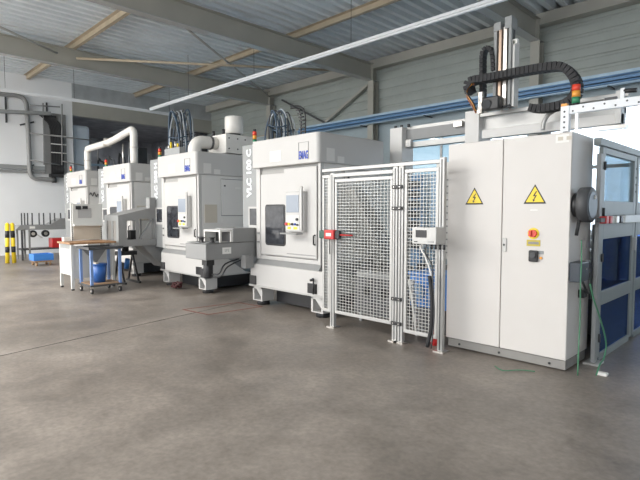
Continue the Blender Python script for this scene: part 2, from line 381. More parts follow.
# ================================================================== MACHINES
def machine(xr, y0, flare, hoodw, strip_w, label, lettering, hood_d=1.5, notes=0):
    """xr: right end of the base; y0: base front"""
    t = thing('turning_machine', label, 'machine', (xr-.8, y0+.7, 0), 'row of white machines')
    bx = xr-flare; lx = bx-hoodw               # body right / left
    bl = xr-1.66                               # base left
    mb = MB().prism([(y0, .30), (y0+.95, .30), (y0+.42, .66), (y0, .66)], bl, xr, 'x')
    mb.build('base', 'white', t, .012)
    MB().prism([(y0-.015, .30), (y0+.98, .30), (y0+.98, .325), (y0-.015, .325)], bl-.02, xr+.02, 'x').build('base_rim', 'alu', t)
    MB().prism([(y0+.03, .66), (y0+1.5, .66), (y0+1.5, .74), (y0+.12, .77)], lx-.02, bx-.01, 'x').build('sill', 'grey', t)
    B(bl+.30, xr-.32, y0+.30, y0+1.4, .04, .295).build('dark_shade_tank', 'dark', t)  # black block in the void below the base, standing in for shade
    # sloped chip chute on the right side
    MB().prism([(y0+.52, .66), (y0+1.45, .66), (y0+1.45, .34), (y0+1.02, .34)], bx-.2, bx-.02, 'x').build('chip_chute', 'grey', t)
    for fx in (bl+.02, xr-.30):
        for fy in (y0+.02, y0+1.2):
            fx += .02 if fx < xr-1 else .04; f = MB().box(fx, fx+.24, fy, fy+.02, .26, .30).box(fx, fx+.035, fy, fy+.24, .07, .30).box(fx+.205, fx+.24, fy, fy+.24, .07, .30)
            f.box(fx+.035, fx+.205, fy, fy+.24, .07, .085)
            f.prism([(fx+.035, .30), (fx+.205, .30), (fx+.205, .13)], fy+.01, fy+.04, 'y')
            f.box(fx+.035, fx+.205, fy+.2, fy+.22, .085, .30)
            fo = f.build('foot', 'white', t)
            MB().cyl((fx+.12, fy+.12, 0), (fx+.12, fy+.12, .072), .10, 16).build('levelling_pad', 'rubber', fo)
    # body, slightly behind the doors
    B(lx+.02, bx, y0+.13, y0+hood_d, .74, 2.17).build('body', 'side', t, .01)
    # front frame
    fr = MB().box(lx-.04, lx+.06, y0+.07, y0+.13, .74, 2.17).box(bx-.05, bx, y0+.06, y0+.13, .74, 2.17)
    fr.box(lx+.06, bx-.05, y0+.08, y0+.13, .74, .80)
    fr.build('front_frame', 'white', t, .006)
    B(lx+.06, bx-.05, y0+.105, y0+.13, 2.0, 2.17).build('hood_recess', 'recess', t)
    # sliding door: a plate with a stepped top edge
    d = MB().prism([(lx+.10, .82), (bx-.07, .82), (bx-.07, 2.13), (lx+.66, 2.13), (lx+.66, 2.07), (lx+.10, 2.07)], y0+.05, y0+.085, 'y')
    door = d.build('door', 'white', t, .008)
    wx0, wx1 = lx+.25, lx+.25+.42
    def rrect(x0, x1, z0, z1, r):
        pts = []
        for cx, cz, a0 in ((x1-r, z1-r, 0), (x0+r, z1-r, 90), (x0+r, z0+r, 180), (x1-r, z0+r, 270)):
            for k in range(5):
                a = math.radians(a0+90*k/4); pts.append((cx+r*math.cos(a), cz+r*math.sin(a)))
        return pts
    MB().prism(rrect(wx0-.03, wx1+.03, .97, 1.60, .05), y0+.042, y0+.05, 'y').build('window_gasket', 'dark', door)
    MB().prism(rrect(wx0, wx1, 1.0, 1.57, .03), y0+.036, y0+.042, 'y').build('door_window', 'darkglass', door)
    MB().tube([(bx-.10, y0+.05, 1.02), (bx-.10, y0+.02, 1.03), (bx-.10, y0+.02, 1.15), (bx-.10, y0+.05, 1.16)], .012, 6).build('handle', 'dark', door)
    B(wx1+.06, bx-.09, y0+.044, y0+.05, .86, .872).build('seam', 'grey', door)
    # hinges
    for hz in (1.0, 1.14):
        B(lx-.02, lx+.04, y0+.04, y0+.07, hz, hz+.02).build('hinge', 'grey', t)
    # control panel
    cx0, cx1 = wx1+.10, wx1+.10+.40
    cp = B(cx0, cx1, y0-.02, y0+.05, 1.20, 1.78).build('control_panel', 'white', t, .012)
    B(cx0+.03, cx1-.10, y0-.026, y0-.018, 1.48, 1.73).build('screen', 'screen', cp)
    B(cx1-.06, cx1-.01, y0-.05, y0-.02, 1.22, 1.85).build('grab_bar', 'alu', cp, .01)
    B(cx0+.02, cx1-.09, y0-.024, y0-.018, 1.22, 1.44).build('key_field', 'louvre', cp)
    B(cx0+.02, cx1-.02, y0-.14, y0-.02, 1.165, 1.185).build('tray', 'grey', cp)
    for bxx, bz, mm, r in ((.04, 1.31, 'red', .024), (.10, 1.31, 'yellow', .02), (.17, 1.31, 'dark', .018), (.23, 1.31, 'logo', .016), (.27, 1.38, 'dark', .02), (.28, 1.30, 'soot', .015)):
        MB().cyl((cx0+bxx, y0-.02, bz), (cx0+bxx, y0-.045, bz), r, 10).build('button', mm, cp)
    B(cx0+.06, cx0+.13, y0-.028, y0-.022, 1.235, 1.27).build('sticker', 'yellow', cp); B(cx0+.19, cx0+.27, y0-.028, y0-.022, 1.235, 1.27).build('sticker', 'yellow', cp)
    # hood
    hp = []; r = .06; X0, X1 = lx-.04, bx+.02; ya, yb = y0, y0+hood_d+.02
    hp = [(X0, ya), ]
    for k in range(7):
        a = -PI/2 + PI/2*k/6; hp.append((X1-r+r*math.cos(a), ya+r+r*math.sin(a)))
    hp += [(X1, yb), (X0, yb)]
    hood = MB().prism(hp, 2.17, 2.59, 'z').build('hood', 'white', t, .012)
    lgx = bx-.38
    lf = MB()
    for a_, b_ in (((lgx, 2.47), (lgx+.20, 2.47)), ((lgx, 2.23), (lgx, 2.47)), ((lgx+.20, 2.23), (lgx+.20, 2.47))):
        lf.bar((a_[0], y0-.002, a_[1]), (b_[0], y0-.002, b_[1]), .008, .004)
    lf.build('logo_frame', 'grey', hood)
    text('logo_lettering', 'EMAG', .155, 'logo', hood, (lgx+.10, y0-.003, 2.285), (1,0,0), (0,0,1), .003, .005, .47)
    B(lx+.40, lx+.66, y0-.003, y0+.004, 2.24, 2.40).build('nameplate', 'paper', hood)
    # name strip cabinet at the left
    sx0, sx1 = lx-.04-strip_w, lx-.045; sy = y0+.14
    st = B(sx0, sx1, sy, y0+1.2, .74, 2.58).build('side_cabinet', 'strip', t, .008)
    text('lettering', lettering, .17, 'lamp', st, (sx0+strip_w*.42, sy-.004, 2.12), (0,0,1), (-1,0,0), .003, .008)
    B(sx0+strip_w*.38, sx1-.0, sy-.014, sy+.002, 1.22, 1.57).build('window_frame', 'white', st)
    B(sx0+strip_w*.46, sx1-.04, sy-.02, sy-.01, 1.27, 1.54).build('side_window', 'darkglass', st)
    # right side panels
    sp = B(bx, bx+.012, y0+.55, y0+1.30, 1.42, 2.10).build('side_panel', 'side', t, .003)
    B(bx, bx+.004, y0+.54, y0+1.31, 1.405, 2.115).build('panel_gap', 'grey', t)
    for yy, zz in ((.62, 1.98), (1.22, 1.98)):
        MB().cyl((bx+.012, y0+yy, zz), (bx+.022, y0+yy, zz), .018, 8).build('latch', 'dark', sp)
    B(bx+.012, bx+.014, y0+.86, y0+1.0, 1.93, 1.96).build('label_strip', 'paper', sp)
    B(bx, bx+.01, y0+.55, y0+1.30, 1.28, 1.36).build('side_panel', 'side', t, .003)
    B(bx, bx+.01, y0+.18, y0+.45, 1.28, 1.62).build('lower_plate', 'cream', t, .003)
    B(bx+.019, bx+.024, y0+.16, y0+.32, 2.20, 2.38).build('vent', 'side', hood); B(bx+.019, bx+.024, y0+.38, y0+.52, 2.19, 2.28).build('vent', 'side', hood)
    # signal lamp on the left of the roof
    qx, qy = sx0+.13, y0+.30
    sl = MB().cyl((qx, qy, 2.58), (qx, qy, 2.63), .03, 12).build('signal_lamp', 'soot', t)
    for k, mm in enumerate(('green', 'orange', 'redlamp')):
        MB().cyl((qx, qy, 2.63+.065*k), (qx, qy, 2.69+.065*k), .035, 12).build('lens', mm, sl)
    MB().cyl((qx, qy, 2.825), (qx, qy, 2.86), .028, 12).build('lamp_cap', 'soot', sl)
    return t, bx, lx
m1, b1, l1 = machine(-4.78, 4.80, .11, 1.43, .46, 'nearest white machine with blue logo on its hood, beside the wire fence', 'VLC 100 C', 1.42)
m2, b2x, l2 = machine(-7.74, 4.77, .29, 1.40, .62, 'second white machine from the fence, large hose loops and a mist filter on top', 'VLC 200 H', 1.35)
m3, b3x, l3 = machine(-10.93, 4.86, .13, 1.42, .68, 'third white machine from the fence, joined to the last by a roof duct', 'VLC 200 H', 1.35)
m4, b4x, l4 = machine(-13.78, 4.90, .10, 1.36, .66, 'furthest white machine in the row, before the dark end bay', 'VLC 200 H', 1.35)
# drawn scribble on side of furthest machine
mb = MB(); pts = []
for k in range(30):
    s_ = k/29; pts.append((b4x+.006, 5.02+.52*s_, 1.93+.06*math.sin(s_*34)*(1-.3*s_)+.03*math.sin(9*s_)))
mb.tube(pts, .012, 5); mb.tube([(b4x+.006, 5.46, 1.98), (b4x+.006, 5.56, 1.97), (b4x+.006, 5.5, 1.9), (b4x+.006, 5.62, 1.83)], .012, 5)
mb.build('scribble', 'dark', m4)

# base valve boxes on machine 1 front
for m_, bxr, y0 in ((m1, -4.78, 4.80), (m2, -7.74, 4.77)):
    B(bxr-1.66, bxr-1.50, y0-.015, y0+.01, .33, .47).build('drain_port', 'dark', m_)
    B(bxr-.30, bxr-.12, y0-.015, y0+.01, .34, .48).build('drain_port', 'dark', m_)
MB().tube([(-4.93, 4.76, .34), (-4.93, 4.76, .55)], .012, 6).tube([(-4.99, 4.76, .53), (-4.93, 4.76, .55)], .018, 6).build('drain_valve', 'dark', m1)

# hoses on the machine roofs
def hoses(xc, yc, r, hgt, n, label, dx, dy):
    t = thing('hose_loop_bundle', label, 'hoses', (xc, yc, 2.6))
    for k in range(n):
        f = k/(n-1)-.5; pts = []; rr = r*(.80+.25*random.random()); hh = hgt*(.86+.14*random.random()); ph = random.random()*6
        for j in range(15):
            a = PI*j/14
            pts.append((xc+f*dx+rr*math.cos(a), yc+f*dy+.03*math.sin(2*a+ph), 2.63+hh*math.sin(a)**.75))
        if k % 5 == 4: pts = [(xc+rr*1.02*math.cos(2*PI*j/14), yc+f*dy+.16*math.sin(2*PI*j/14), 2.7+hh*(.25+.1*(k % 3))+.03*math.sin(4*PI*j/14)) for j in range(15)]
        MB().tube(pts, .011 if k % 3 else .015, 6, smooth_path=2).build('hose', ['hose', 'hose', 'soot', 'hosel'][k % 4], t)
    B(xc-r-.1, xc+r+.1, yc-abs(dy)/2-.05, yc+abs(dy)/2+.05, 2.61, 2.635).build('mounting_plate', 'soot', t)
    return t
q = P(280, 120, Y=5.4)
h1 = hoses(q.x, 5.4, .19, P(283, 108, Y=5.4).z-2.63, 12, 'dark looping hoses on the roof of the nearest machine', .12, .25)
x0 = P(303, 120, Y=5.5).x; zt_ = P(300, 108, Y=5.5).z; mb = MB()
for k in range(9):
    z_ = 2.66+(zt_-2.70)*k/8; off = -.10*(k/8)**3; mb.box(x0-.05+off, x0+.05+off, 5.48, 5.52, z_, z_+.018)
mb.tube([(x0-.05, 5.5, 2.63), (x0-.05, 5.5, zt_-.15), (x0-.14, 5.5, zt_), (x0-.3, 5.5, zt_+.03)], .012, 6, smooth_path=4).tube([(x0+.05, 5.5, 2.63), (x0+.05, 5.5, zt_-.12), (x0-.06, 5.5, zt_+.02), (x0-.3, 5.5, zt_+.06)], .012, 6, smooth_path=4)
mb.build('hose_ladder', 'dark', h1)
q = P(181, 120, Y=5.3)
h2 = hoses(q.x, 5.3, .24, P(183, 108, Y=5.3).z-2.63, 16, 'tall pale blue and dark hose loops above the second machine', .06, .36)
B(-9.35, -8.75, 4.86, 4.98, 2.60, 2.74).build('valve_block', 'strip', h2)
for k in range(6): MB().cyl((-9.28+.09*k, 4.92, 2.74), (-9.28+.09*k, 4.92, 2.82+.05*(k % 2)), .022, 8).build('hose_coupling', ['steel', 'yellow', 'soot'][k % 3], h2)

# oil mist filter on machine 2
t = thing('mist_filter', 'white mist filter box with upright drum and elbow duct on the second machine', 'filter', (-8.0, 5.7, 2.61))
fx = b2x-.02
fbox = B(fx-.62, fx, 5.45, 6.1, 2.615, 2.98).build('filter_box', 'duct', t, .01)
for yy in (5.52, 5.72, 5.9):
    for zz in (2.70, 2.90): MB().cyl((fx, yy, zz), (fx+.01, yy, zz), .014, 8).build('bolt', 'dark', fbox)
MB().cyl((fx-.3, 5.85, 2.98), (fx-.3, 5.85, 3.04), .13, 16).build('collar', 'soot', t)
MB().tube([(fx-.3, 5.85, 3.04), (fx-.3, 5.85, 3.05), (fx-.3, 5.85, 3.36), (fx-.3, 5.85, 3.38)], [.17, .185, .185, .165], 20).build('drum', 'duct', t)
MB().tube([(fx-.35, 4.98, 2.60), (fx-.35, 4.98, 2.70), (fx-.35, 5.06, 2.80), (fx-.35, 5.2, 2.82), (fx-.35, 5.45, 2.82)], .12, 14, smooth_path=3).build('elbow_duct', 'duct', t)
MB().tube([(fx-.35, 5.30, 2.82), (fx-.35, 5.34, 2.82)], .135, 14).build('hose_clamp', 'soot', t)
for q_ in (.15, .5): MB().cyl((fx-q_, 5.5, 2.98), (fx-q_, 5.5, 3.08), .03, 8).build('fitting', 'dark', t)

# duct joining machine 3 and 4
t = thing('exhaust_duct', 'pale round duct arching between the roofs of the two furthest machines', 'duct', (-12.6, 5.6, 2.6))
pA = (b4x-.15, 5.05, 2.6); pB = (b3x-.22, 5.10, 2.6)
MB().tube([pA, (pA[0], pA[1], 3.02), (pA[0]+.05, pA[1], 3.14), (pA[0]+.2, pA[1], 3.18), (-12.6, 5.07, 3.22), (pB[0]-.35, 5.1, 3.36), (pB[0]-.08, 5.1, 3.38), (pB[0], 5.1, 3.28), (pB[0], 5.1, 3.1), pB], .085, 14, smooth_path=4).build('duct_pipe', 'duct', t)
for q_ in ((pA[0], pA[1], 2.85), (pB[0], pB[1], 2.95)): MB().cyl(q_, (q_[0], q_[1], q_[2]+.03), .095, 14).build('clamp', 'steel', t)
MB().tube([(-12.75, 5.07, 3.12), (-12.7, 5.07, 3.32)], .098, 14).build('clamp', 'steel', t)
MB().cyl((-12.35, 5.3, 2.59), (-12.35, 5.3, 3.18), .02, 8).build('support', 'steel', t)

# ================================================================== CONVEYORS between machines
def cone_pads(par, spots):
    for s_ in spots:
        MB().tube([(s_[0], s_[1], s_[2]), (s_[0], s_[1], s_[2]+.02), (s_[0], s_[1], s_[2]+.06), (s_[0], s_[1], s_[2]+.08)], [.05, .025, .03, .055], 12).build('part_holder', 'dark', par)
# conveyor between machines 1 and 2
xr_ = -6.42; yF = 3.97
t = thing('loading_conveyor', 'grey loading conveyor with label and black part holders between the two nearest machines', 'conveyor', (-6.7, 4.5, 0))
MB().prism([(yF, .76), (4.90, .76), (4.90, 1.01), (yF, 1.0)], xr_-.60, xr_, 'x').build('trough', 'grey', t, .012)
B(xr_-.58, xr_-.02, yF+.02, 4.42, 1.012, 1.02).build('belt', 'strip', t)
B(xr_-.50, xr_, 4.46, 4.90, 1.012, 1.23).build('cover', 'grey', t, .008)
MB().box(xr_-.03, xr_, 4.22, 4.25, 1.02, 1.18).box(xr_-.46, xr_, 4.22, 4.46, 1.18, 1.21).box(xr_-.46, xr_-.43, 4.22, 4.46, 1.02, 1.18).box(xr_-.03, xr_, 4.42, 4.46, 1.02, 1.18).build('inlet_frame', 'side', t)
B(xr_-.42, xr_-.04, 4.42, 4.455, 1.02, 1.17).build('inlet_flap', 'dark', t)
cone_pads(t, [(xr_-.20, 4.03, 1.02), (xr_-.09, 4.14, 1.02), (xr_-.36, 4.10, 1.02)])
lb = B(xr_, xr_+.003, 4.26, 4.42, .84, .94).build('label_plate', 'paper', t); text('label_text', 'SP2', .06, 'greypap', lb, (xr_+.004, 4.34, .89), (0,1,0), (0,0,1), .001)
mt = MB().box(xr_-.30, xr_-.16, 4.08, 4.22, .66, .76).cyl((xr_-.23, 4.15, .46), (xr_-.23, 4.15, .68), .075, 14).box(xr_-.38, xr_-.28, 4.10, 4.20, .46, .60).build('drive_motor', 'dark', t, .005)
MB().tube([(xr_-.16, 4.17, .52), (xr_-.05, 4.23, .54), (xr_-.02, 4.32, .68), (xr_-.06, 4.6, .74)], .013, 6, smooth_path=4).build('motor_cable', 'dark', t)
MB().tube([(xr_-.16, 4.15, .48), (xr_-.0, 4.23, .50), (xr_+.01, 4.35, .64), (xr_-.05, 4.7, .74)], .011, 6, smooth_path=4).build('motor_cable', 'dark', t)
B(xr_-.02, xr_+.10, 4.62, 4.78, .60, .80).build('mounting_bracket', 'grey', t)

# grey guarded chute between machines 2 and 3
xr_ = -9.85
t = thing('guarded_conveyor', 'grey sheet metal housing with window cutouts between the second and third machines', 'conveyor', (-10.2, 4.6, 0))
# right side sheet with two openings
hw = [(P(127, 230, X=xr_).y, P(136, 230, X=xr_).y, .92, 1.30), (P(139, 230, X=xr_).y, P(155, 230, X=xr_).y, .92, 1.34)]
side_ = MB()
def sheet_with_windows(mb, xa, xb, ya, yb, z0, zA, zB, holes):
    """sheet in the YZ plane with sloped top"""
    def zt(y): return zA+(zB-zA)*(y-ya)/(yb-ya)
    ys_ = [ya] + [v for h in holes for v in h[:2]] + [yb]
    for a, b in zip(ys_[::2], ys_[1::2]): mb.prism([(a, z0), (b, z0), (b, zt(b)), (a, zt(a))], xa, xb, 'x')
    for h in holes:
        mb.prism([(h[0], z0), (h[1], z0), (h[1], h[2]), (h[0], h[2])], xa, xb, 'x')
        mb.prism([(h[0], h[3]), (h[1], h[3]), (h[1], zt(h[1])), (h[0], zt(h[0]))], xa, xb, 'x')
sheet_with_windows(side_, xr_-.012, xr_, 4.10, 4.90, .78, 1.40, 1.58, hw)
side_.build('side_sheet', 'grey', t)
s2 = MB(); sheet_with_windows(s2, xr_-.70, xr_-.69, 4.10, 4.90, .78, 1.40, 1.58, hw); s2.build('side_sheet', 'grey', t)
f2 = MB().box(xr_-.69, xr_-.012, 4.10, 4.112, .72, .90).box(xr_-.69, xr_-.012, 4.10, 4.112, 1.30, 1.40).box(xr_-.69, xr_-.58, 4.10, 4.112, .9, 1.30).box(xr_-.36, xr_-.28, 4.10, 4.112, .9, 1.30).box(xr_-.12, xr_-.012, 4.10, 4.112, .9, 1.30)
f2.build('front_sheet', 'strip', t)
MB().box(xr_-.58, xr_-.36, 4.114, 4.118, .9, 1.30).box(xr_-.28, xr_-.12, 4.114, 4.118, .9, 1.3).build('window_pane', 'plinth', t)
MB().prism([(4.10, 1.40), (4.90, 1.58), (4.90, 1.59), (4.10, 1.41)], xr_-.70, xr_, 'x').build('cover', 'grey', t)
B(xr_-.16, xr_+.005, 4.76, 4.90, 1.54, 1.78).build('rear_flap', 'grey', t, .005)
B(xr_-.69, xr_-.012, 4.112, 4.90, .78, .80).build('floor_pan', 'grey', t)
MB().bar((xr_-.03, hw[1][0]+.02, .92), (xr_-.03, hw[1][1]-.06, 1.32), .03).build('guide_rail', 'strip', t)
B(xr_-.40, xr_-.2, 4.45, 4.6, .80, 1.10).build('gripper', 'dark', t, .01)
MB().prism([(4.60, .78), (4.86, .78), (5.30, .30), (5.08, .30)], xr_-.5, xr_-.04, 'x').build('discharge_chute', 'grey', t)
# stand under the housing
st = MB()
for yy in (4.25, 4.55):
    st.bar((xr_-.40, yy, .60), (xr_-.62, yy, .03), .035).bar((xr_-.40, yy, .60), (xr_-.12, yy, .03), .035)
    st.bar((xr_-.70, yy, .02), (xr_-.05, yy, .02), .04)
st.box(xr_-.52, xr_-.28, 4.2, 4.6, .58, .66).cyl((xr_-.4, 4.4, .66), (xr_-.4, 4.4, .78), .07, 12)
st.build('stand', 'dark', t)
MB().cyl((xr_-.36, 4.4, .30), (xr_-.30, 4.4, .50), .05, 10).build('air_cylinder', 'bluecrate', t)

# red hose heap on floor beside machine 2
mb = MB(); c_ = P(177, 289, Z=0); pts = []
for k in range(26):
    a = k*.72; pts.append((c_.x+.12*math.cos(a)*(1+.3*math.sin(k)), c_.y+.07*math.sin(a), .035+.045*(1+math.sin(k*1.7))))
mb.tube(pts, .017, 6, smooth_path=3); tag(mb.build('coiled_cable', mat('dark_red_cable', (.07, .018, .018), .5)), 'dark red coiled cable on the floor by the second machine', 'cable')

# ================================================================== WORKBENCH, TROLLEY
X0, X1, Y0, Y1 = -10.52, -9.86, 3.20, 4.02
t = thing('workbench', 'cream workbench with wooden top and perforated upright panel', 'workbench', (-10.2, 3.6, 0))
B(X0-.03, X1+.03, Y0-.03, Y1+.02, .87, .905).build('worktop', 'wood', t, .004)
for (lx_, ly_) in ((X0, Y0), (X1-.05, Y0), (X0, Y1-.05), (X1-.05, Y1-.05)):
    B(lx_, lx_+.05, ly_, ly_+.05, .03, .87).build('leg', 'louvre', t); 
    MB().cyl((lx_+.025, ly_+.025, 0), (lx_+.025, ly_+.025, .03), .03, 10).build('foot', 'dark', t)
B(X0+.05, X1-.05, Y0+.01, Y0+.02, .28, .78).build('front_panel', 'louvre', t)
B(X1-.02, X1-.01, Y0+.05, Y1-.05, .22, .84).build('side_panel', 'louvre', t)
B(X0+.05, X1-.05, Y0+.0, Y0+.03, .78, .87).build('drawer', 'strip', t)
for yy in (3.42, 3.98):
    u = MB().box(X0+.0, X0+.04, yy, yy+.04, .905, 1.66).build('upright', 'louvre', t)
    mb = MB()
    for k in range(18): mb.box(X0+.04, X0+.043, yy+.012, yy+.028, .93+.04*k, .95+.04*k)
    mb.build('slot_row', 'soot', u)
B(X0+.045, X0+.075, 3.44, 4.02, 1.22, 1.64).build('upper_panel', 'louvre', t, .004)
B(X0+.076, X0+.079, 3.54, 3.80, 1.36, 1.56).build('paper_sheet', 'greypap', t); B(X0+.08, X0+.09, 3.50, 3.60, 1.53, 1.60).build('clip_box', 'dark', t); B(X0+.08, X0+.09, 3.63, 3.73, 1.54, 1.60).build('clip_box', 'dark', t)
B(X0+.045, X0+.06, 3.46, 3.98, .92, 1.20).build('lower_panel', 'cream', t)
B(X0+.045, X0+.16, 3.44, 4.0, 1.20, 1.235).build('shelf', 'louvre', t)
tag(MB().box(-10.48, -10.36, 3.24, 3.36, .907, .985).build('parts_box', 'paper', bevel=.004), 'small white carton on the left end of the workbench', 'box')

X0, X1, Y0, Y1 = -9.74, -9.17, 3.30, 3.86
t = thing('trolley', 'blue framed workshop trolley with black top tray on casters', 'trolley', (-9.45, 3.6, 0))
MB().box(X0-.03, X1+.03, Y0-.03, Y1+.03, .80, .815).box(X0-.03, X1+.03, Y0-.03, Y0-.015, .815, .85).box(X0-.03, X1+.03, Y1+.015, Y1+.03, .815, .85).box(X0-.03, X0-.015, Y0-.03, Y1+.03, .815, .85).box(X1+.015, X1+.03, Y0-.03, Y1+.03, .815, .85).build('top_tray', 'soot', t)
for (lx_, ly_) in ((X0, Y0), (X1-.045, Y0), (X0, Y1-.045), (X1-.045, Y1-.045)):
    B(lx_, lx_+.045, ly_, ly_+.045, .16, .80).build('leg', 'bluetrol', t)
    c = MB().cyl((lx_+.02, ly_+.005, .05), (lx_+.02, ly_+.035, .05), .05, 14).build('caster', 'rubber', t)
    MB().box(lx_+.0, lx_+.04, ly_+.0, ly_+.04, .095, .13).cyl((lx_+.02, ly_+.0, .05), (lx_+.02, ly_+.04, .05), .02, 10).build('caster_fork', 'steel', c)
B(X0-.02, X1+.02, Y0-.02, Y1+.02, .13, .16).build('bottom_shelf', 'soot', t)
B(X0+.01, X1-.01, Y0+.01, Y1-.01, .16, .17).build('shelf_board', 'woodd', t)
MB().prism([(Y0+.05, .78), (Y1-.06, .78), (Y0+.30, .50)], X0+.02, X0+.03, 'x').build('brace_plate', 'grey', t)
mb = MB().tube([(-9.46, 3.56, .172), (-9.46, 3.56, .50)], [.10, .13], 20); mb.tube([(-9.46, 3.56, .49), (-9.46, 3.56, .52)], .138, 20)
tag(mb.build('waste_bin', 'bluebin'), 'dark blue plastic bin standing on the trolley shelf', 'bin')
tag(MB().box(-9.64, -9.36, 3.46, 3.51, .521, .545).box(-9.64, -9.61, 3.46, 3.51, .545, .60).build('cleaning_cloth', 'cream'), 'pale rag lying across the rim of the blue bin', 'cloth')

# ================================================================== LEFT: bollards, rack, crates
for k, (yy, lean) in enumerate(((3.60, .03), (3.77, -.02))):
    a = Vector((-16.4, yy, 0)); b = Vector((-16.4, yy+lean, 1.14)); d = b-a
    t = thing('safety_bollard', ['left one of the two yellow and black bollards by the white wall', 'right one of the two yellow and black bollards, next to the rack table'][k], 'bollard', tuple(a), 'yellow and black bollards')
    def seg(f0, f1, mm, nm, r=.056): MB().tube([a+d*f0, a+d*f1], r, 16).build(nm, mm, t)
    seg(0, .985, 'yellow', 'post'); seg(.27, .42, 'black', 'black_band', .058); seg(.64, .82, 'black', 'black_band', .058)
    MB().tube([a+d*.98, a+d*1.0, a+d*1.02], [.056, .045, .015], 16).build('cap', 'yellow', t)
t = thing('pin_rack_table', 'grey table with a row of upright steel pins before the white wall', 'rack', (-17.2, 4.9, 0))
XA, XB = -17.6, -17.0
tp = MB().prism([(3.95, .92), (6.2, .92), (6.2, 1.07), (4.1, 1.07)], XA, XB, 'x').build('table_top', 'grey', t, .008)
B(XB, XB+.01, 4.35, 4.5, .96, 1.03).build('label_plate', 'paper', tp)
for yy in (4.12, 4.32, 6.0): 
    B(XB-.06, XB-.01, yy, yy+.05, 0, .92).build('leg', 'soot' if yy < 4.2 else 'grey', t); B(XA+.01, XA+.06, yy, yy+.05, 0, .92).build('leg', 'grey', t)
B(XA+.02, XB-.02, 4.12, 6.0, .30, .34).build('shelf', 'soot', t)
for px in (22, 25, 28, 32.5, 39.5, 44, 50.5, 55, 61, 66):
    p = P(px, 230, X=XB-.1); MB().cyl((p.x, p.y, 1.06), (p.x, p.y, 1.44), .02, 8).build('pin', 'soot', t)
MB().prism([(4.92, 1.07), (6.2, 1.07), (6.2, 1.27), (5.25, 1.27), (5.1, 1.18)], XA+.05, XB-.02, 'x').build('hopper', 'grey', t, .006)
for yy in (4.45, 4.80):
    g = MB().cyl((XB-.1, yy, .80), (XB-.02, yy, .80), .11, 18).build('roller', 'dark', t); MB().cyl((XB-.02, yy, .80), (XB-.0, yy, .80), .05, 12).build('hub', 'steel', g)
MB().tube([(XB-.05, 4.55, .78), (XB-.02, 4.7, .66)], .015, 6).build('lever', 'steel', t)
tag(B(-17.40, -17.03, 4.98, 5.36, .342, .64).build('storage_crate', 'red', bevel=.012), 'red plastic crate on the lower shelf of the pin rack', 'crate')
DX = -14.95; DY0 = P(34, 266, X=DX).y; DY1 = P(54, 264, X=DX).y; DW = .45
t = thing('crate_dolly', 'brown wooden dolly with casters under the blue tray', 'dolly', (DX-DW/2, (DY0+DY1)/2, 0))
B(DX-DW, DX, DY0+.03, DY1-.03, .10, .14).build('deck', 'woodd', t)
for a_ in ((DX-DW+.05, DY0+.08), (DX-.05, DY0+.08), (DX-DW+.05, DY1-.08), (DX-.05, DY1-.08)): MB().cyl((a_[0], a_[1]-.02, .05), (a_[0], a_[1]+.02, .05), .05, 12).build('caster', 'woodd', t)
mb = MB().box(DX-DW, DX, DY0, DY1, .142, .16)
for w in ((DX-DW, DX-DW+.02, DY0, DY1), (DX-.02, DX, DY0, DY1), (DX-DW+.02, DX-.02, DY0, DY0+.02), (DX-DW+.02, DX-.02, DY1-.02, DY1)): mb.box(*w, .16, .32)
tag(mb.build('storage_crate', 'bluecrate', bevel=.006), 'open bright blue tray riding on the wooden dolly', 'crate')

# ================================================================== LEFT WALL services
xw = XL+.12
t = thing('wall_pipe', 'thick grey pipe bending down the white wall and turning right at the foot', 'pipe', (xw, 5, 2.6))
MB().tube([P(-60, 86, X=xw), P(0, 94, X=xw), P(18, 96, X=xw), P(25, 101, X=xw), P(27, 112, X=xw), P(29, 150, X=xw), P(30, 172, X=xw), P(34, 178, X=xw), P(42, 179, X=xw), P(53, 180, X=xw)], .075, 12, smooth_path=4).build('pipe_run', 'grey', t)
MB().tube([P(52, 180, X=xw), P(56, 180, X=xw)], .10, 12).build('pipe_flange', 'soot', t)
for y_ in (122, 165): MB().bar(P(20, y_+3, X=XL+.04), P(34, y_, X=XL+.04), .05).build('pipe_clamp', 'soot', t)
t = thing('cable_ladder', 'grey cable ladder high on the white wall crossing the pipe', 'tray', (xw, 4, 4.7))
a_, b_ = P(-60, 109, X=XL+.25), P(49, 114, X=XL+.25)
MB().bar(a_, b_, .05, .10).bar(a_+Vector((.2,0,0)), b_+Vector((.2,0,0)), .03, .10).build('ladder_rail', 'strip', t)
for k in range(10): MB().bar(a_+(b_-a_)*(k+.5)/10+Vector((0,0,-.02)), a_+(b_-a_)*(k+.5)/10+Vector((.2,0,-.02)), .04).build('rung', 'grey', t)
for y_ in (4.35, 5.6): MB().bar((XL+.02, y_, 5.3), (XL+.02, y_, 4.45), .05, .04).build('bracket', 'soot', t)
t = thing('wall_duct_rail', 'double grey trunking running level along the white wall', 'trunking', (XL+.06, 2, 2.9))
B(XL, XL+.10, -3, 5.46, 2.92, 3.06).build('trunking', 'strip', t); B(XL, XL+.08, -3, 5.46, 2.80, 2.88).build('trunking', 'grey', t)
t = thing('cable_bundle', 'thick black cable bundle hanging down the end wall with pale ties', 'cables', (XL+.1, 5.8, 2.6))
p0, p1 = P(47, 112, X=XL+.14), P(54, 178, X=XL+.14)
for k in range(8):
    yy = 5.68+.052*k
    MB().tube([(XL+.09+.02*(k % 2), yy-.35+.02*k, 4.85), (XL+.10, yy-.2, 4.72), (XL+.10, yy, 4.35), (XL+.10, yy, 2.81)], .034, 8, smooth_path=4).build('cable', 'rubber', t)
B(XL, XL+.06, 5.48, 6.2, 2.81, 4.95).build('back_board', 'grey', t); 
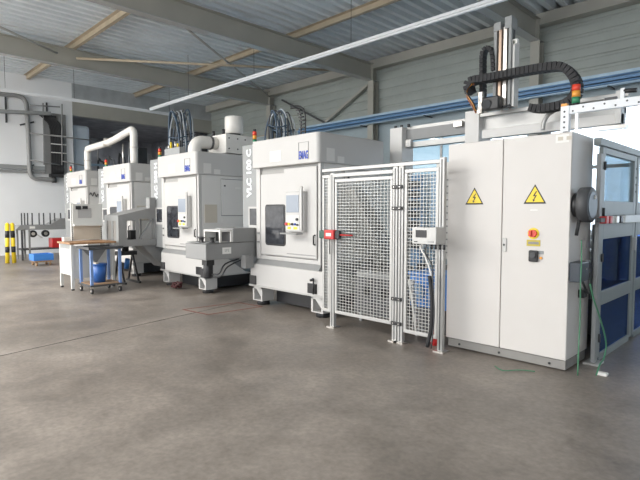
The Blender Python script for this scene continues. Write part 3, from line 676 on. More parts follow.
for z_ in (3.55, 3.85, 4.15): B(XL+.135, XL+.15, 5.66, 6.18, z_, z_+.03).build('cable_tie', 'paper', t)
B(XL+.0, XL+.2, 5.60, 6.35, 2.70, 2.81).build('junction_box', 'rubber', t)
t = thing('pipe_scaffold', 'thin grey conduit frame on the end wall around the cable bundle', 'conduit', (XL+.2, 6, 3.8))
mb = MB()
for a, b in (((30,105),(60,107)), ((30,133),(98,141)), ((30,160),(60,165)), ((62,104),(62,165)), ((98,141),(98,160)), ((62,161),(86,166)), ((43,103),(44,165))):
    mb.tube([P(*a, X=XL+.22), P(*b, X=XL+.22)], .022, 6)
mb.build('conduit', 'grey', t)
tag(B(XL-.5, XL-.26, 6.55, 7.15, 0, 4.7).build('concrete_pillar', mat('blue_grey_concrete', (.55, .62, .70), .6, var=.15, scale=1), bevel=.1), 'blue-grey pillar at the edge of the dark bay behind the machines', 'pillar')
# sign box high on wall
# equipment in the dark bay: storage racking with pale pipes
t = thing('pipe_manifold', 'tangle of grey vertical pipes in the dark end bay', 'pipes', (XL-.8, 8.5, 0))
for k in range(9):
    yy = 7.7+.42*k; z1 = 3.2+.9*random.random()
    MB().tube([(XL-1, yy, 0), (XL-1, yy, z1), (XL-1, yy+.12, z1+.15), (XL-1, yy+.24, z1), (XL-1, yy+.24, 2.2)], .04, 7, smooth_path=3).build('pipe', ['soot', 'grey', 'soot', 'galv'][k % 4], t)
B(XL-1.05, XL-.9, 7.4, 10.9, 3.28, 3.36).build('header_pipe', 'paleblue', t)
tag(B(XL-1.4, XL-1.2, 9.2, 9.85, 3.2, 4.2).build('control_box', 'soot', bevel=.01), 'dark grey cabinet panel high in the dark end bay', 'panel')
t = thing('storage_rack', 'dark shelving rack with pale boxes near the hall corner', 'rack', (-19.1, 11.3, 0))
for k in range(6): B(-19.25, -18.75, 11.2, 11.9, 2.3+.42*k, 2.33+.42*k).build('shelf', 'soot', t)
for yy in (11.2, 11.86):
    for xx in (-19.25, -18.79): B(xx, xx+.04, yy, yy+.04, 0, 4.7).build('post', 'soot', t)
for k in range(5): tag(B(-19.15, -18.95+.05*(k % 2), 11.3, 11.6, 2.335+.42*k, 2.55+.42*k).build('shelf_box', 'greypap'), ['bottom', 'second', 'middle', 'fourth', 'top'][k]+' grey box on the tall shelving by the hall corner', 'box', 'boxes on the corner shelving')

# ================================================================== FENCE
YF_ = 4.58
t = thing('safety_fence', 'aluminium framed wire mesh fence between the nearest machine and the electrical cabinet', 'fence', (-3.6, YF_, 0))
def fpost(xa, xb, z1=2.0, z0=0.0):
    p = B(xa, xb, YF_-.025, YF_+.025, z0, z1).build('post', 'alu', t, .004)
    B((xa+xb)/2-.006, (xa+xb)/2+.006, YF_-.028, YF_-.022, z0+.02, z1-.02).build('groove', 'soot', p)
    B(xa-.03, xb+.03, YF_-.06, YF_+.06, 0, .015).build('base_plate', 'steel', p)
def fpanel(xa, xb, nu, nv, z0=.17, z1=1.93, dbl=False):
    f = MB().box(xa, xb, YF_-.018, YF_+.018, z0, z0+.04).box(xa, xb, YF_-.018, YF_+.018, z1-.04, z1).box(xa, xa+.035, YF_-.018, YF_+.018, z0+.04, z1-.04).box(xb-.035, xb, YF_-.018, YF_+.018, z0+.04, z1-.04)
    fo = f.build('panel_frame', 'alu', t, .003)
    MB().wires((xa+.03, YF_, z0+.03), (xb-xa-.06, 0, 0), (0, 0, z1-z0-.06), nu, nv, .0056).build('wire_mesh', 'wire', fo)
fpanel(-4.56, -4.42, 3, 45, .19, 1.96)
fpost(-4.41, -4.345, 1.98)
fpanel(-4.335, -3.43, 17, 44, .19, 1.90)
fpost(-3.42, -3.355); fpost(-3.34, -3.275)
fpanel(-3.265, -2.83, 9, 46, .13, 1.96)
fpost(-2.82, -2.76, 2.06)
B(-4.56, -2.82, YF_-.022, YF_+.022, 2.00, 2.04).build('top_rail', 'alu', t, .004)
B(-4.34, -3.42, YF_-.03, YF_+.01, 1.925, 1.97).build('door_track', 'alu', t, .004)
for z_ in (1.77, 1.53, .50, .22):
    h = B(-3.42, -3.28, YF_-.05, YF_-.024, z_-.02, z_+.02).build('hinge', 'dark', t, .006)
    for dx in (.03, .11): MB().cyl((-3.42+dx, YF_-.05, z_), (-3.42+dx, YF_-.054, z_), .007, 8).build('hinge_bolt', 'steel', h)
t = thing('interlock_switch', 'red and dark green safety lock bolted across the fence door post', 'switch', (-4.35, 4.5, 1.23))
pz = P(340, 235, Y=4.5).z
B(-4.55, -4.44, 4.49, 4.55, pz-.055, pz+.05).build('switch_head', mat('dark_green_plastic', (.03, .09, .07), .4), t, .012)
B(-4.45, -4.28, 4.48, 4.55, pz-.06, pz+.06).build('switch_body', 'red', t, .012)
B(-4.28, -4.20, 4.50, 4.55, pz-.05, pz+.05).build('lock_block', 'dark', t, .01)
B(-4.41, -4.32, 4.477, 4.481, pz-.02, pz+.02).build('label', 'paper', t)
MB().tube([(-4.20, 4.52, pz), (-4.0, 4.52, pz)], .010, 8).build('bolt_pin', 'red', t)
MB().tube([(-4.38, 4.52, pz-.06), (-4.38, 4.52, pz-.25)], .008, 6).build('cable', 'dark', t)
# hmi box on the fence
t = thing('operator_terminal', 'small grey operator box with a dark display hung on the fence', 'control box', (-3.05, 4.4, 1.2))
a_, b_ = P(412, 227, Y=4.40), P(436, 245, Y=4.40)
bx0, bx1, bz0, bz1 = a_.x, b_.x, b_.z, a_.z
bo = B(bx0, bx1, 4.40, 4.55, bz0, bz1).build('housing', 'alu', t, .006)
B(bx0+.05, bx0+.18, 4.395, 4.402, bz0+.07, bz1-.03).build('display', 'dark', bo); B(bx0+.03, bx0+.07, 4.396, 4.4, bz0+.02, bz0+.03).build('marking', 'soot', bo); B(bx0+.2, bx1-.03, 4.396, 4.4, bz0+.02, bz0+.035).build('marking', 'greypap', bo)
mb = MB(); px_ = (bx0+.10, 4.46, bz0)
cb = [((bx0+.08, 4.47, bz0), (bx0+.05, 4.50, bz0-.06), (bx0+.14, 4.45, bz0-.14), (-2.84, 4.47, .80), (-2.82, 4.48, .5), (-2.84, 4.47, .12)),
      ((bx0+.14, 4.47, bz0), (bx0+.12, 4.48, bz0-.10), (bx0+.22, 4.45, bz0-.22), (-2.82, 4.46, .76), (-2.80, 4.46, .4), (-2.83, 4.46, .05))]
MB().tube(cb[0], .010, 6, smooth_path=5).build('cable', 'paper', t)
MB().tube(cb[1], .008, 6, smooth_path=5).build('cable', 'soot', t)
MB().tube([(-2.86, 4.46, .82), (-2.83, 4.46, .6), (-2.83, 4.46, .3), (-2.88, 4.46, .06)], .022, 8, smooth_path=4).build('cable_sleeve', 'rubber', t)
for k in range(4): MB().cyl((bx0+.20+.05*k, 4.47, bz0), (bx0+.20+.05*k, 4.47, bz0-.05), .012, 8).build('cable_gland', 'dark', t)

# ================================================================== BEHIND THE FENCE
t = thing('chip_conveyor', 'dark grey chip conveyor rising diagonally behind the wire fence', 'conveyor', (-4.3, 6.0, 0))
MB().prism([(5.25, 1.80), (5.40, 1.85), (6.5, .62), (6.5, .42), (6.2, .42)], -4.86, -4.62, 'x').build('sloping_trough', 'recess', t, .006)
B(-4.6, -3.75, 5.75, 6.15, .10, .62).build('dark_shade_tank', 'soot', t, .01)  # tank darkened to stand in for shade on the floor behind the fence
B(-4.7, -4.0, 5.6, 5.74, .25, .36).build('tank_ledge', 'strip', t)
for k in range(4): MB().cyl((-4.6+.22*k, 5.95, .55), (-4.6+.22*k, 5.95, .70+.05*(k % 2)), .07, 12).build('pump', ['soot', 'dark'][k % 2], t)
for k in range(3): MB().tube([(-4.5+.2*k, 5.7, .60), (-4.4+.2*k, 5.62, .75), (-4.2+.2*k, 5.66, .60), (-4.1+.22*k, 5.7, .2)], .02, 6, smooth_path=4).build('hose', 'dark', t)
for k in range(2): B(-4.7+.8*k, -4.62+.8*k, 5.8, 5.88, 0, .10).build('foot', 'soot', t); B(-4.7+.8*k, -4.62+.8*k, 6.05, 6.13, 0, .10).build('foot', 'soot', t)
t = thing('transfer_conveyor', 'low dark conveyor frame standing behind the fence door', 'conveyor', (-4.0, 5.2, 0))
B(-4.45, -3.72, 5.12, 5.42, .60, .68).build('belt_bed', 'grey', t, .005)
B(-4.45, -3.7, 5.10, 5.44, .12, .60).build('frame', 'soot', t)
for xx in (-4.4, -3.78):
    for yy in (5.12, 5.38): B(xx, xx+.04, yy, yy+.04, 0, .12).build('leg', 'grey', t)
for k in range(3): MB().cyl((-4.25+.3*k, 5.10, .42), (-4.25+.3*k, 5.20, .42), .07, 12).build('roller', 'dark', t)
t = thing('blue_container', 'blue plastic container on a dark base behind the narrow fence panel', 'container', (-3.35, 5.4, 0))
B(-3.63, -3.08, 5.2, 5.6, .30, .70).build('body', 'bluecrate', t, .02); B(-3.65, -3.06, 5.18, 5.62, .70, .74).build('rim', 'bluecrate', t, .008); B(-3.58, -3.12, 5.24, 5.56, 0, .30).build('pedestal', 'soot', t)
MB().cyl((-3.50, 5.2, .5), (-3.50, 5.17, .5), .10, 18).build('cover', 'blue', t)
tag(MB().tube([(-2.98, 4.78, .0), (-2.98, 4.78, .06), (-2.98, 4.78, .22), (-2.98, 4.78, .26)], [.05, .06, .06, .03], 12).build('fire_extinguisher_bottle', 'red'), 'small red bottle at the foot of the fence by the cabinet', 'bottle')
t = thing('prop_stand', 'leaning pale metal stand with two legs behind the fence hinge post', 'stand', (-3.5, 5.1, 0))
for a, b in (((-3.62, 4.95, .0), (-3.52, 5.0, .62)), ((-3.36, 5.0, .0), (-3.48, 5.02, .62))): MB().bar(a, b, .07, .03).build('leg', 'louvre', t)
B(-3.56, -3.44, 4.97, 5.04, .60, .66).build('head', 'louvre', t)
# white louvred cabinet behind fence, right
t = thing('louvred_cabinet', 'tall off-white louvred cabinet just behind the fence beside the electrical cabinet', 'cabinet', (-3.0, 5.2, 0))
zt2 = P(433, 163, Y=5.0).z
B(-3.14, -2.88, 5.0, 5.35, .95, zt2).build('cabinet_body', 'louvre', t, .01); B(-2.98, -2.90, 5.1, 5.25, 0, .95).build('pedestal', 'grey', t)
mb = MB()
for k in range(12): mb.box(-3.12, -2.90, 4.985, 5.0, 1.02+.075*k, 1.035+.075*k)
mb.build('louvres', 'grey', t)
t = thing('valve_station', 'dark pneumatic valve column with hoses seen through the fence mesh', 'valves', (-3.7, 6.2, 0))
a_ = P(411, 170, Y=6.3); b_ = P(420, 170, Y=6.3)
B(a_.x, b_.x, 6.3, 6.4, 0, 2.05).build('post', 'blue', t)
for k in range(7): B(a_.x-.03, b_.x+.02, 6.2, 6.3, .95+.15*k, 1.05+.15*k).build('valve', 'dark', t, .008)
tag(B(P(423, 165, Y=6.9).x, P(431, 165, Y=6.9).x, 6.9, 7.1, 0, 2.1).build('blue_column', 'paleblue', bevel=.01), 'pale blue square column behind the fence next to the valves', 'column')

# ================================================================== GANTRY
YG = 6.62
t = thing('gantry_loader', 'beige portal gantry with upright lifting axis and black energy chains above the cabinet', 'gantry', (-3.8, YG, 0))
def gx(px, py=120): return P(px, py, Y=YG).x
zt = P(395, 128, Y=YG).z
c0, c1 = gx(390, 128), gx(402, 128)
B(c0, c1, YG, YG+.32, 0, zt).build('column', 'side', t, .006)
c2, c3 = gx(465, 118), gx(479, 113)
B(c2, c3, YG, YG+.36, 0, P(470, 111, Y=YG).z).build('column', 'side', t, .006)
zb1 = P(440, 123, Y=YG+.1).z
B(c1, c2, YG+.14, YG+.20, zb1-.03, zb1+.02).build('guide_rail', 'alu', t)
B(c1, c2, YG+.10, YG+.24, zb1-.32, zb1-.24).build('lower_beam', 'alu', t); 
B(c1, c2, YG+.12, YG+.22, zb1-.20, zb1-.03).build('web_plate', 'grey', t)  # mid grey stands in for the shadow between the rails
B(c1+.04, c1+.14, YG+.04, YG+.10, zb1-.32, zb1-.20).build('bracket', 'alu', t, .005)
B(c2-.22, c2-.08, YG+.05, YG+.13, zb1-.10, zb1-.02).build('bracket', 'steel', t, .005)
zb2 = P(515, 108, Y=YG).z
B(c3-.02, gx(628, 95), YG+.02, YG+.10, zb2-.05, zb2+.0).build('guide_rail', 'alu', t, .004)
B(c3, gx(622, 95), YG+.12, YG+.20, zb2-.22, zb2-.05).build('web_plate', 'alu', t)
B(c3+.05, gx(622, 95), YG+.0, YG+.12, zb2-.36, zb2-.24).build('lower_beam', 'side', t, .004)
# right-hand gantry bracket
rx = gx(622, 95); B(rx-.06, rx, YG-.02, YG+.2, zb2-.36, zb2+.02).build('end_plate', 'alu', t); B(rx-.25, rx+.06, YG-.05, YG+.1, zb2-.42, zb2-.38).build('end_tray', 'steel', t)
# Z axis
za0, za1 = P(493, 70, Y=YG-.19).x, P(511, 70, Y=YG-.19).x; ztop = P(500, 23, Y=YG-.1).z; w = za1-za0
ax = B(za0+.02, za1-.02, YG-.14, YG-.04, zb2+.0, ztop-.06).build('lifting_axis', 'soot', t)
zb2 += 0
for k, (u0, u1, mm) in enumerate(((.02, .18, 'strip'), (.30, .44, 'ranode'), (.56, .74, 'steel'), (.84, .98, 'strip'))):
    B(za0+w*u0, za0+w*u1, YG-.19, YG-.14, zb2+.02, ztop-.10-.02*(k % 2)).build('axis_rail', mm, ax)
B(za0, za0+w*.40, YG-.2, YG-.02, ztop-.13, ztop-.02).build('axis_head', 'strip', ax, .004); B(za0+w*.62, za1, YG-.2, YG-.02, ztop-.13, ztop+.02).build('axis_head', 'strip', ax, .004)
B(za1-.01, za1+.06, YG-.16, YG-.1, ztop-.34, ztop-.28).build('end_stop', 'paper', ax)
B(za1-.0, za1+.03, YG-.16, YG-.02, zb2, ztop-.3).build('side_plate', 'side', ax)
# vertical energy chain
def chain(par, pts, w, h, mm='rubber', n=None, name='energy_chain'):
    """articulated cable chain: separate links along a path, one mesh"""
    pts = [Vector(p) for p in pts]; q = []
    for i in range(len(pts)-1):
        p0 = pts[max(i-1,0)]; p1 = pts[i]; p2 = pts[i+1]; p3 = pts[min(i+2,len(pts)-1)]
        for k in range(8):
            s_ = k/8; q.append(.5*((2*p1)+(p2-p0)*s_+(2*p0-5*p1+4*p2-p3)*s_*s_+(3*p1-p0-3*p2+p3)*s_**3))
    q.append(pts[-1]); L = [0]
    for a, b in zip(q, q[1:]): L.append(L[-1]+(b-a).length)
    step = .055; mb = MB(); s_ = 0; j = 0
    def at(s0):
        for i in range(len(L)-1):
            if L[i+1] >= s0: return q[i]+(q[i+1]-q[i])*((s0-L[i])/max(1e-6, L[i+1]-L[i]))
        return q[-1]
    while s_ < L[-1]-step*.5:
        a, b = at(s_), at(min(L[-1], s_+step*.86))
        d = (b-a).normalized(); up = Vector((0, 1, 0)).cross(d)
        mb.bar(a, b, w, h, up=tuple(up)); s_ += step
    mb.tube(q, h*.32, 6)
    return mb.build(name, mm, par)
YC = YG-.28
YC = YG-.16
chain(t, [P(483, 104, Y=YC), P(483, 85, Y=YC), P(483, 62, Y=YC), P(484, 52, Y=YC), P(488, 48, Y=YC), P(492, 50, Y=YC), P(494, 58, Y=YC), P(494.5, 74, Y=YC)], .12, .05)
YC = YG-.30
chain(t, [P(471, 93, Y=YC), P(469, 86, Y=YC), P(473, 81, Y=YC), P(490, 78, Y=YC), P(520, 72, Y=YC), P(545, 68, Y=YC), P(562, 67, Y=YC), P(572, 74, Y=YC), P(577, 84, Y=YC), P(576, 95, Y=YC), P(568, 103, Y=YC), P(555, 107, Y=YC), P(540, 109, Y=YC), P(531, 108, Y=YC)], .16, .095)
# carriage motors and hoses at left
B(P(483, 100, Y=YC).x, P(499, 100, Y=YC).x, YC-.02, YC+.10, P(483, 111, Y=YC).z, P(483, 98, Y=YC).z).build('drive_motor', 'dark', t, .015)
MB().cyl(P(486, 104, Y=YC-.06), P(486, 104, Y=YC-.02), .06, 14).build('motor_flange', 'soot', t)
B(P(478, 100, Y=YC).x, P(482, 100, Y=YC).x, YC, YC+.06, P(480, 113, Y=YC).z, P(480, 92, Y=YC).z).build('carriage_plate', 'steel', t)
for k, mm in enumerate(('copper', 'dark', 'orange', 'dark')):
    MB().tube([P(474-k, 84, Y=YC-.09-.03*k), P(468-.7*k, 88+k, Y=YC-.09-.03*k), P(467+.8*k, 97, Y=YC-.09-.03*k), P(471+k, 104, Y=YC-.09-.03*k), P(476, 113-k, Y=YC-.09)], .010, 6, smooth_path=4).build('cable', mm, t)
MB().tube([P(543, 130, Y=YG-.1), P(544, 122, Y=YG-.1), P(549, 114, Y=YG-.1), P(558, 109, Y=YG-.1)], .028, 8, smooth_path=4).build('conduit', 'alu', t)
for k, px in enumerate((484, 500, 508)): MB().cyl((gx(px), YG+.05, zb2), (gx(px), YG+.05, zb2+.06), .02, 8).build('fitting', 'steel', t)
for k, px in enumerate((392, 398, 405)): MB().cyl((gx(px, 127), YG+.1, zt), (gx(px, 127), YG+.1, zt+.05), .025, 8).build('fitting', 'soot', t)

# perforated white support frame with signal lamp, in front of the gantry
YP = 5.62
t = thing('perforated_frame', 'white perforated steel rail on a short post above the electrical cabinet', 'frame', (-1.7, YP, 2.2))
px0, px1 = P(561, 108, Y=YP).x, P(700, 90, Y=YP).x; pzt = P(560, 107, Y=YP).z
rail = B(px0, px1, YP, YP+.06, pzt-.085, pzt).build('rail', 'lamp', t, .003)
for k in range(16): MB().cyl((px0+.12+.10*k, YP-.002, pzt-.045+(.015 if k % 2 else -.015)), (px0+.12+.10*k, YP+.001, pzt-.045+(.015 if k % 2 else -.015)), .010, 8).build('hole', 'soot', rail)
post = B(px0, px0+.085, YP-.01, YP+.06, 2.22, pzt+.0).build('post', 'lamp', t, .003)
for k in range(6): MB().cyl((px0+.04, YP-.012, 2.28+.055*k), (px0+.04, YP-.009, 2.28+.055*k), .011, 8).build('hole', 'soot', post)
B(px0-.0, px0+.06, YP+.0, YP+.05, pzt, pzt+.03).build('end_cap', 'orange', t)
for pxx in (575, 637): B(P(pxx, 100, Y=YP).x, P(pxx, 100, Y=YP).x+.025, YP+.02, YP+.045, 2.22, pzt-.08).build('strut', 'steel', t)
B(P(620, 100, Y=YP).x, P(624, 100, Y=YP).x, YP, YP+.03, pzt, pzt+.10).build('bracket', 'lamp', t); MB().cyl(P(624, 91, Y=YP+.02), P(637, 90, Y=YP+.02), .022, 10).build('sensor', 'dark', t)
B(P(604, 103, Y=YP).x, P(616, 103, Y=YP).x, YP+.01, YP+.05, pzt, pzt+.03).build('connector', 'soot', t)
sx = P(575, 100, Y=YP).x
t = thing('signal_lamp', 'red, orange and green signal tower standing on the white perforated rail', 'signal lamp', (sx, YP+.03, pzt))
MB().cyl((sx, YP+.03, pzt), (sx, YP+.03, pzt+.02), .035, 14).build('lamp_base', 'dark', t)
for k, mm in enumerate(('green', 'orange', 'redlamp')): MB().cyl((sx, YP+.03, pzt+.02+.065*k), (sx, YP+.03, pzt+.083+.065*k), .042, 16).build('lens', mm, t)
MB().cyl((sx, YP+.03, pzt+.215), (sx, YP+.03, pzt+.23), .04, 14).build('lamp_cap', 'dark', t)

# ================================================================== ELECTRICAL CABINET
CX0, CX1, CY = -2.86, -1.605, 4.80
t = thing('electrical_cabinet', 'large light grey two-door electrical cabinet with yellow high voltage signs', 'cabinet', (-2.23, 5.05, 0))
CT = 2.22; CD = CY+.60
B(CX0, CX1, CY+.022, CD, .11, CT).build('cabinet_body', 'cab', t, .006)
pl = B(CX0+.01, CX1-.01, CY+.03, CD-.02, 0.012, .10).build('plinth', 'plinth', t, .004)
for dx in (.15, .6, 1.1): MB().cyl((CX0+dx, CY+.03, .05), (CX0+dx, CY+.022, .05), .012, 8).build('bolt', 'dark', pl)
B(CX0+.1, CX1-.1, CY+.1, CD-.1, 0, .012).build('foot_rail', 'dark', t)
sp_ = -2.245
dl = B(CX0, sp_-.004, CY, CY+.02, .11, CT-.005).build('door', 'cab', t, .005)
dr = B(sp_+.004, CX1, CY, CY+.02, .11, CT-.005).build('door', 'cab', t, .005)
def onface(px, py): return P(px, py, Y=CY)
def warn(px, py, s_, par):
    c = onface(px, py); r = s_
    def tri(k): return [(c.x-k*.5, c.z-k*.433), (c.x+k*.5, c.z-k*.433), (c.x, c.z+k*.433)]
    MB().prism(tri(r), CY-.002, CY, 'y').build('warning_sign', 'black', par)
    w = MB().prism([(x_, z_-.003) for x_, z_ in tri(r*.80)], CY-.003, CY-.0015, 'y').build('sign_face', 'yellow', par)
    q = r*.20
    pts = [(.25, 1.1), (-.45, -.05), (.05, .02), (-.30, -.75), (-.50, -.62), (-.32, -1.25), (.12, -.85), (-.12, -.82), (.48, .25), (-.02, .16), (.48, 1.05)]
    MB().prism([(c.x+a*q, c.z+b*q-.02) for a, b in pts], CY-.004, CY-.0025, 'y').build('bolt_symbol', 'black', par)
warn(474.5, 196, .205, dl); warn(535, 194, .215, dr)
c = onface(533.5, 233.5)
sw = MB().cyl((c.x, CY-.004, c.z), (c.x, CY, c.z), .055, 24).build('main_switch', 'yellow', dr)
MB().cyl((c.x, CY-.03, c.z), (c.x, CY-.004, c.z), .036, 20).box(c.x-.03, c.x-.008, CY-.05, CY-.03, c.z-.025, c.z+.03).build('switch_knob', 'redlamp', sw)
c = onface(533.5, 243); lp = B(c.x-.065, c.x+.065, CY-.003, CY, c.z-.03, c.z+.03).build('label_plate', mat('ochre_plate', (.52, .42, .05), .5), dr); B(c.x-.05, c.x+.05, CY-.004, CY-.0025, c.z-.012, c.z+.012).build('label_text', 'plinth', lp)
c = onface(534, 256); k_ = MB().box(c.x-.045, c.x+.045, CY-.03, CY, c.z-.055, c.z+.055).build('selector_switch', 'dark', dr, .012); MB().cyl((c.x, CY-.045, c.z+.01), (c.x, CY-.03, c.z+.01), .028, 14).build('knob', 'soot', k_)
c = onface(541, 253); B(c.x-.025, c.x+.025, CY-.003, CY, c.z-.012, c.z+.02).build('label_plate', 'strip', dr)
c = onface(541, 258); MB().cyl((c.x, CY-.012, c.z), (c.x, CY, c.z), .013, 12).build('indicator', 'orange', dr)
c = onface(534, 210); B(c.x-.035, c.x+.035, CY-.002, CY, c.z-.006, c.z+.006).build('label_plate', 'paper', dr)
a_, b_ = onface(556, 133), onface(569, 142); B(a_.x, b_.x, CY-.002, CY, b_.z, a_.z-.02).build('label_plate', 'paper', dr)
for k in range(2): B(a_.x+.02+.075*k, a_.x+.065+.075*k, CY-.003, CY-.0015, b_.z+.02, a_.z-.04).build('label_text', 'cream', dr)
a_, b_ = onface(502.5, 238), onface(506.5, 251.5)
lt = B(a_.x+.005, b_.x, CY-.012, CY, b_.z, a_.z).build('door_latch', 'alu', dr, .004); MB().cyl(((a_.x+b_.x)/2, CY-.013, (a_.z+b_.z)/2), ((a_.x+b_.x)/2, CY-.011, (a_.z+b_.z)/2), .012, 10).build('key_hole', 'dark', lt)
MB().cyl((CX1-.12, CY+.2, CT), (CX1-.12, CY+.2, CT+.03), .02, 8).build('lifting_eye', 'dark', t)

# things on the cabinet side
XS = CX1
c = P(590, 205, X=XS+.10); c.y = 4.925
t = thing('cable_reel', 'round dark grey horn-like reel mounted on the side of the electrical cabinet', 'reel', (XS, c.y, c.z))
MB().cyl((XS, c.y, c.z), (XS+.05, c.y, c.z), .11, 24).build('mount', 'dark', t)
MB().tube([(XS+.05, c.y, c.z), (XS+.055, c.y, c.z), (XS+.145, c.y, c.z), (XS+.15, c.y, c.z)], [.13, .16, .16, .14], 32).build('casing', 'soot', t)
MB().cyl((XS+.15, c.y, c.z), (XS+.155, c.y, c.z), .12, 28).build('cover', mat('blue_grey_cover', (.10, .13, .16), .4), t)
MB().cyl((XS+.155, c.y+.04, c.z+.07), (XS+.165, c.y+.04, c.z+.07), .018, 10).build('screw', 'paper', t)
MB().tube([(XS+.06, c.y-.06, c.z-.14), (XS+.04, c.y-.06, c.z-.28)], .016, 8).build('plug', 'rubber', t)
c = P(583, 272, X=XS+.09); c.y = min(c.y, 4.96)
t = thing('socket_box', 'black socket box on the side of the cabinet under the reel', 'socket', (XS, c.y, c.z))
B(XS, XS+.10, c.y-.10, c.y+.14, c.z-.09, c.z+.09).build('housing', mat('dark_blue_grey', (.035, .045, .06), .4), t, .01)
B(XS+.10, XS+.102, c.y+.05, c.y+.08, c.z+.02, c.z+.03).build('marking', 'paper', t)
c2_ = P(580, 293, X=XS); B(XS, XS+.05, c2_.y-.06, c2_.y+.06, c2_.z-.04, c2_.z+.04).build('cable_outlet', 'dark', t, .006)
MB().tube([(XS+.06, c.y+.08, c.z-.09), (XS+.08, c.y+.10, c.z-.16), (XS+.05, c2_.y+.05, c2_.z)], .012, 6, smooth_path=4).build('cable', 'dark', t)
q1 = [P(x_, y_, X=XS+.13) for x_, y_ in ((581.5, 240), (581.5, 262), (580.5, 285), (580, 320), (578.5, 350))]
q1.append(Vector((q1[-1].x, q1[-1].y, .02)))
tag(MB().tube(q1, .0055, 6, smooth_path=4).build('green_cable', 'greencab'), 'thin green cable hanging straight down in front of the black socket box', 'cable')
q2 = [P(x_, y_, X=XS+.24) for x_, y_ in ((590, 284), (594, 300), (600, 318), (606, 342), (604, 358), (600, 364))]
q2 += [Vector((q2[-1].x, q2[-1].y-.1, .014))]
tag(MB().tube(q2, .007, 6, smooth_path=4).build('green_cable', 'greencab'), 'looser green cable curving down before the blue guard panel', 'cable')
q3 = [P(495, 366, Z=.012), P(503, 370.5, Z=.012), P(520, 370, Z=.012), P(535, 371.5, Z=.012)]
tag(MB().tube(q3, .005, 6, smooth_path=5).build('green_cable', 'greencab'), 'short green cable lying on the floor before the cabinet plinth', 'cable')
tag(B(P(600, 372, Z=0).x-.0, P(600, 372, Z=0).x+.09, 4.93, 4.99, 0, .03).build('power_plug', 'paper', bevel=.01), 'small white plug lying on the floor by the guard post foot', 'plug')

# ================================================================== GUARD ENCLOSURE on the right
XE = -1.50
t = thing('guard_enclosure', 'grey framed machine enclosure with clear upper and blue lower panes', 'enclosure', (XE, 6.5, 0))
ya_, yb_ = P(592, 300, X=XE-.03).y, P(599, 300, X=XE+.01).y
B(XE-.03, XE+.01, ya_, yb_, .0, 2.05).build('corner_post', 'strip', t, .006)
B(XE-.08, XE+.06, ya_-.06, yb_+.05, 0, .02).build('base_plate', 'alu', t, .005)
def egate(y0, y1):
    f = MB().box(XE-.04, XE, y0, y0+.08, .04, 2.12).box(XE-.04, XE, y1-.10, y1, .04, 2.12)
    for z0, z1 in ((.0, .07), (.56, .70), (1.22, 1.60), (2.06, 2.12)): f.box(XE-.04, XE, y0+.08, y1-.10, z0+.0, z1)
    f.build('door_frame', 'frame', t, .004)
    for z0, z1, g in ((.07, .56, 'blueglass'), (.70, 1.22, 'blueglass'), (1.60, 2.08, 'clear')):
        B(XE-.025, XE-.018, y0+.07, y1-.09, z0-.01, z1+.01).build('pane', g, t)
yg_ = P(634, 250, X=XE).y
egate(yb_+.02, yg_); egate(yg_+.04, yg_+1.45)
B(XE-.06, XE+.005, ya_, 8.2, 2.13, 2.20).build('top_rail', 'frame', t, .006)
for z_ in (.2, 1.0, 1.45, 1.9): MB().cyl((XE+.012, yb_+.05, z_), (XE+.012, yb_+.05, z_+.08), .012, 8).build('hinge', 'soot', t)
for z_ in (1.72, 1.8, 1.88, 1.98): MB().cyl((XE, yg_-.03, z_), (XE+.008, yg_-.03, z_), .008, 8).build('bolt', 'dark', t)
B(XE+.0, XE+.03, yg_-.07, yg_-.04, 1.05, 1.2).build('handle', 'alu', t)
# rear posts and roof frame
for xx in (-3.0,):
    for yy in (5.5, 8.1): B(xx, xx+.05, yy, yy+.05, 0, 2.3).build('rear_post', 'alu', t)
B(-3.0, XE-.06, 8.12, 8.17, 2.13, 2.18).build('top_rail', 'strip', t)
# inside unit
t = thing('pallet_stacker', 'white stacking unit with trays inside the blue enclosure', 'stacker', (-2.2, 7, 0))
B(-2.6, -1.75, 6.1, 7.9, .1, .5).build('base', 'soot', t); 
for yy in (6.1, 7.0, 7.85): B(-1.80, -1.75, yy, yy+.05, .5, 1.35).build('post', 'grey', t); B(-2.6, -2.55, yy, yy+.05, .5, 1.35).build('post', 'grey', t)
for k in range(6): 
    for j in range(3): B(-2.5, -1.82, 6.2+.57*j, 6.65+.57*j, .55+.13*k, .575+.13*k).build('tray', 'louvre', t)
t = thing('support_rail', 'aluminium rail with red couplings running along the enclosure at waist height', 'rail', (XE+.08, 5.8, 1.38))
zr = P(600, 219, X=XE+.08).z
B(XE+.05, XE+.11, 5.75, 8.0, zr-.05, zr+.03).build('profile', 'alu', t, .005)
B(XE+.06, XE+.10, 5.00, 5.75, zr-.03, zr+.01).build('chain_link', 'soot', t); 
for yy, mm in ((5.12, 'red'), (5.24, 'red'), (5.34, 'paper'), (5.46, 'steel'), (5.60, 'dark'), (5.68, 'paper')): B(XE+.05, XE+.11, yy, yy+.08, zr-.045, zr+.025).build('coupling', mm, t, .006)
for yy in (5.9, 7.3): B(XE, XE+.05, yy, yy+.06, zr-.04, zr+.02).build('bracket', 'soot', t)

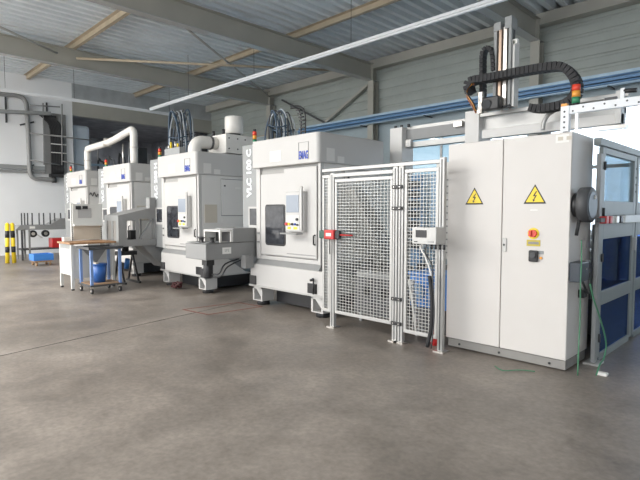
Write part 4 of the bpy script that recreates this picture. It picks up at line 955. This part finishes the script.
# ================================================================== LIGHT
wd = bpy.data.worlds.new('sky'); sc.world = wd; wd.use_nodes = True
bg = wd.node_tree.nodes['Background']; bg.inputs[0].default_value = (.86, .93, 1.0, 1); bg.inputs[1].default_value = 2.3
def area(name, loc, rot, sx_, sy_, power, col):
    l = bpy.data.lights.new(name, 'AREA'); l.shape = 'RECTANGLE'; l.size = sx_; l.size_y = sy_; l.energy = power; l.color = col
    o = bpy.data.objects.new(name, l); COL.objects.link(o); o.location = loc; o.rotation_euler = rot; return o
for (a, b), pw in zip(fw, (220, 130, 80, 60)): area('daylight_front_window', ((a+b)/2, YF-.05, 3.1), (PI/2, 0, 0), b-a, 4.4, pw, (1.0, .955, .90))
for a, b in rw: area('daylight_right_window', (XR+.05, (a+b)/2, 2.7), (PI/2, 0, PI/2), b-a, 3.6, 12, (.95, .97, 1.0))
for a, b, g in (): area('daylight_back_window', ((a+b)/2, YB+.25, 2.37), (-PI/2, 0, 0), b-a, 2.8, 25, (.72, .86, 1.0))
for a, b, pw in ((-17.5, -12.5, 1250), (-11.5, -6.5, 950), (-5.0, 0.0, 200)):  # added overhead fill lights with frames; the deck has no openings here
    o = MB().box(a-.1, b+.1, -7.1, -7.0, 6.0, 6.12).box(a-.1, b+.1, -2.0, -1.9, 6.0, 6.12).box(a-.1, a, -7, -2, 6.0, 6.12).box(b, b+.1, -7, -2, 6.0, 6.12).build('fill_light_frame', 'lamp'); o['kind'] = 'structure'
    area('fill_light_overhead', ((a+b)/2, -4.5, 6.05), (0, 0, 0), b-a, 5, pw, (1.0, .965, .92))
t = thing('bay_fill_fixture', 'flat lamp added under the low ceiling to brighten the dark end bay', 'lamp', (-22, 9.3, 5.0))
B(-22.7, -21.3, 9.2, 9.4, 5.0, 5.06).build('fill_housing', 'lamp', t)
area('bay_fill_light', (-22, 9.3, 4.98), (0, 0, 0), 1.3, .18, 45, (.9, .95, 1))  # added fill light for the bay, with a housing modelled above it
sc.view_settings.view_transform = 'Standard'; sc.view_settings.look = 'None'; sc.view_settings.exposure = 0.46; sc.view_settings.gamma = 1.0
sc.view_settings.use_curve_mapping = False
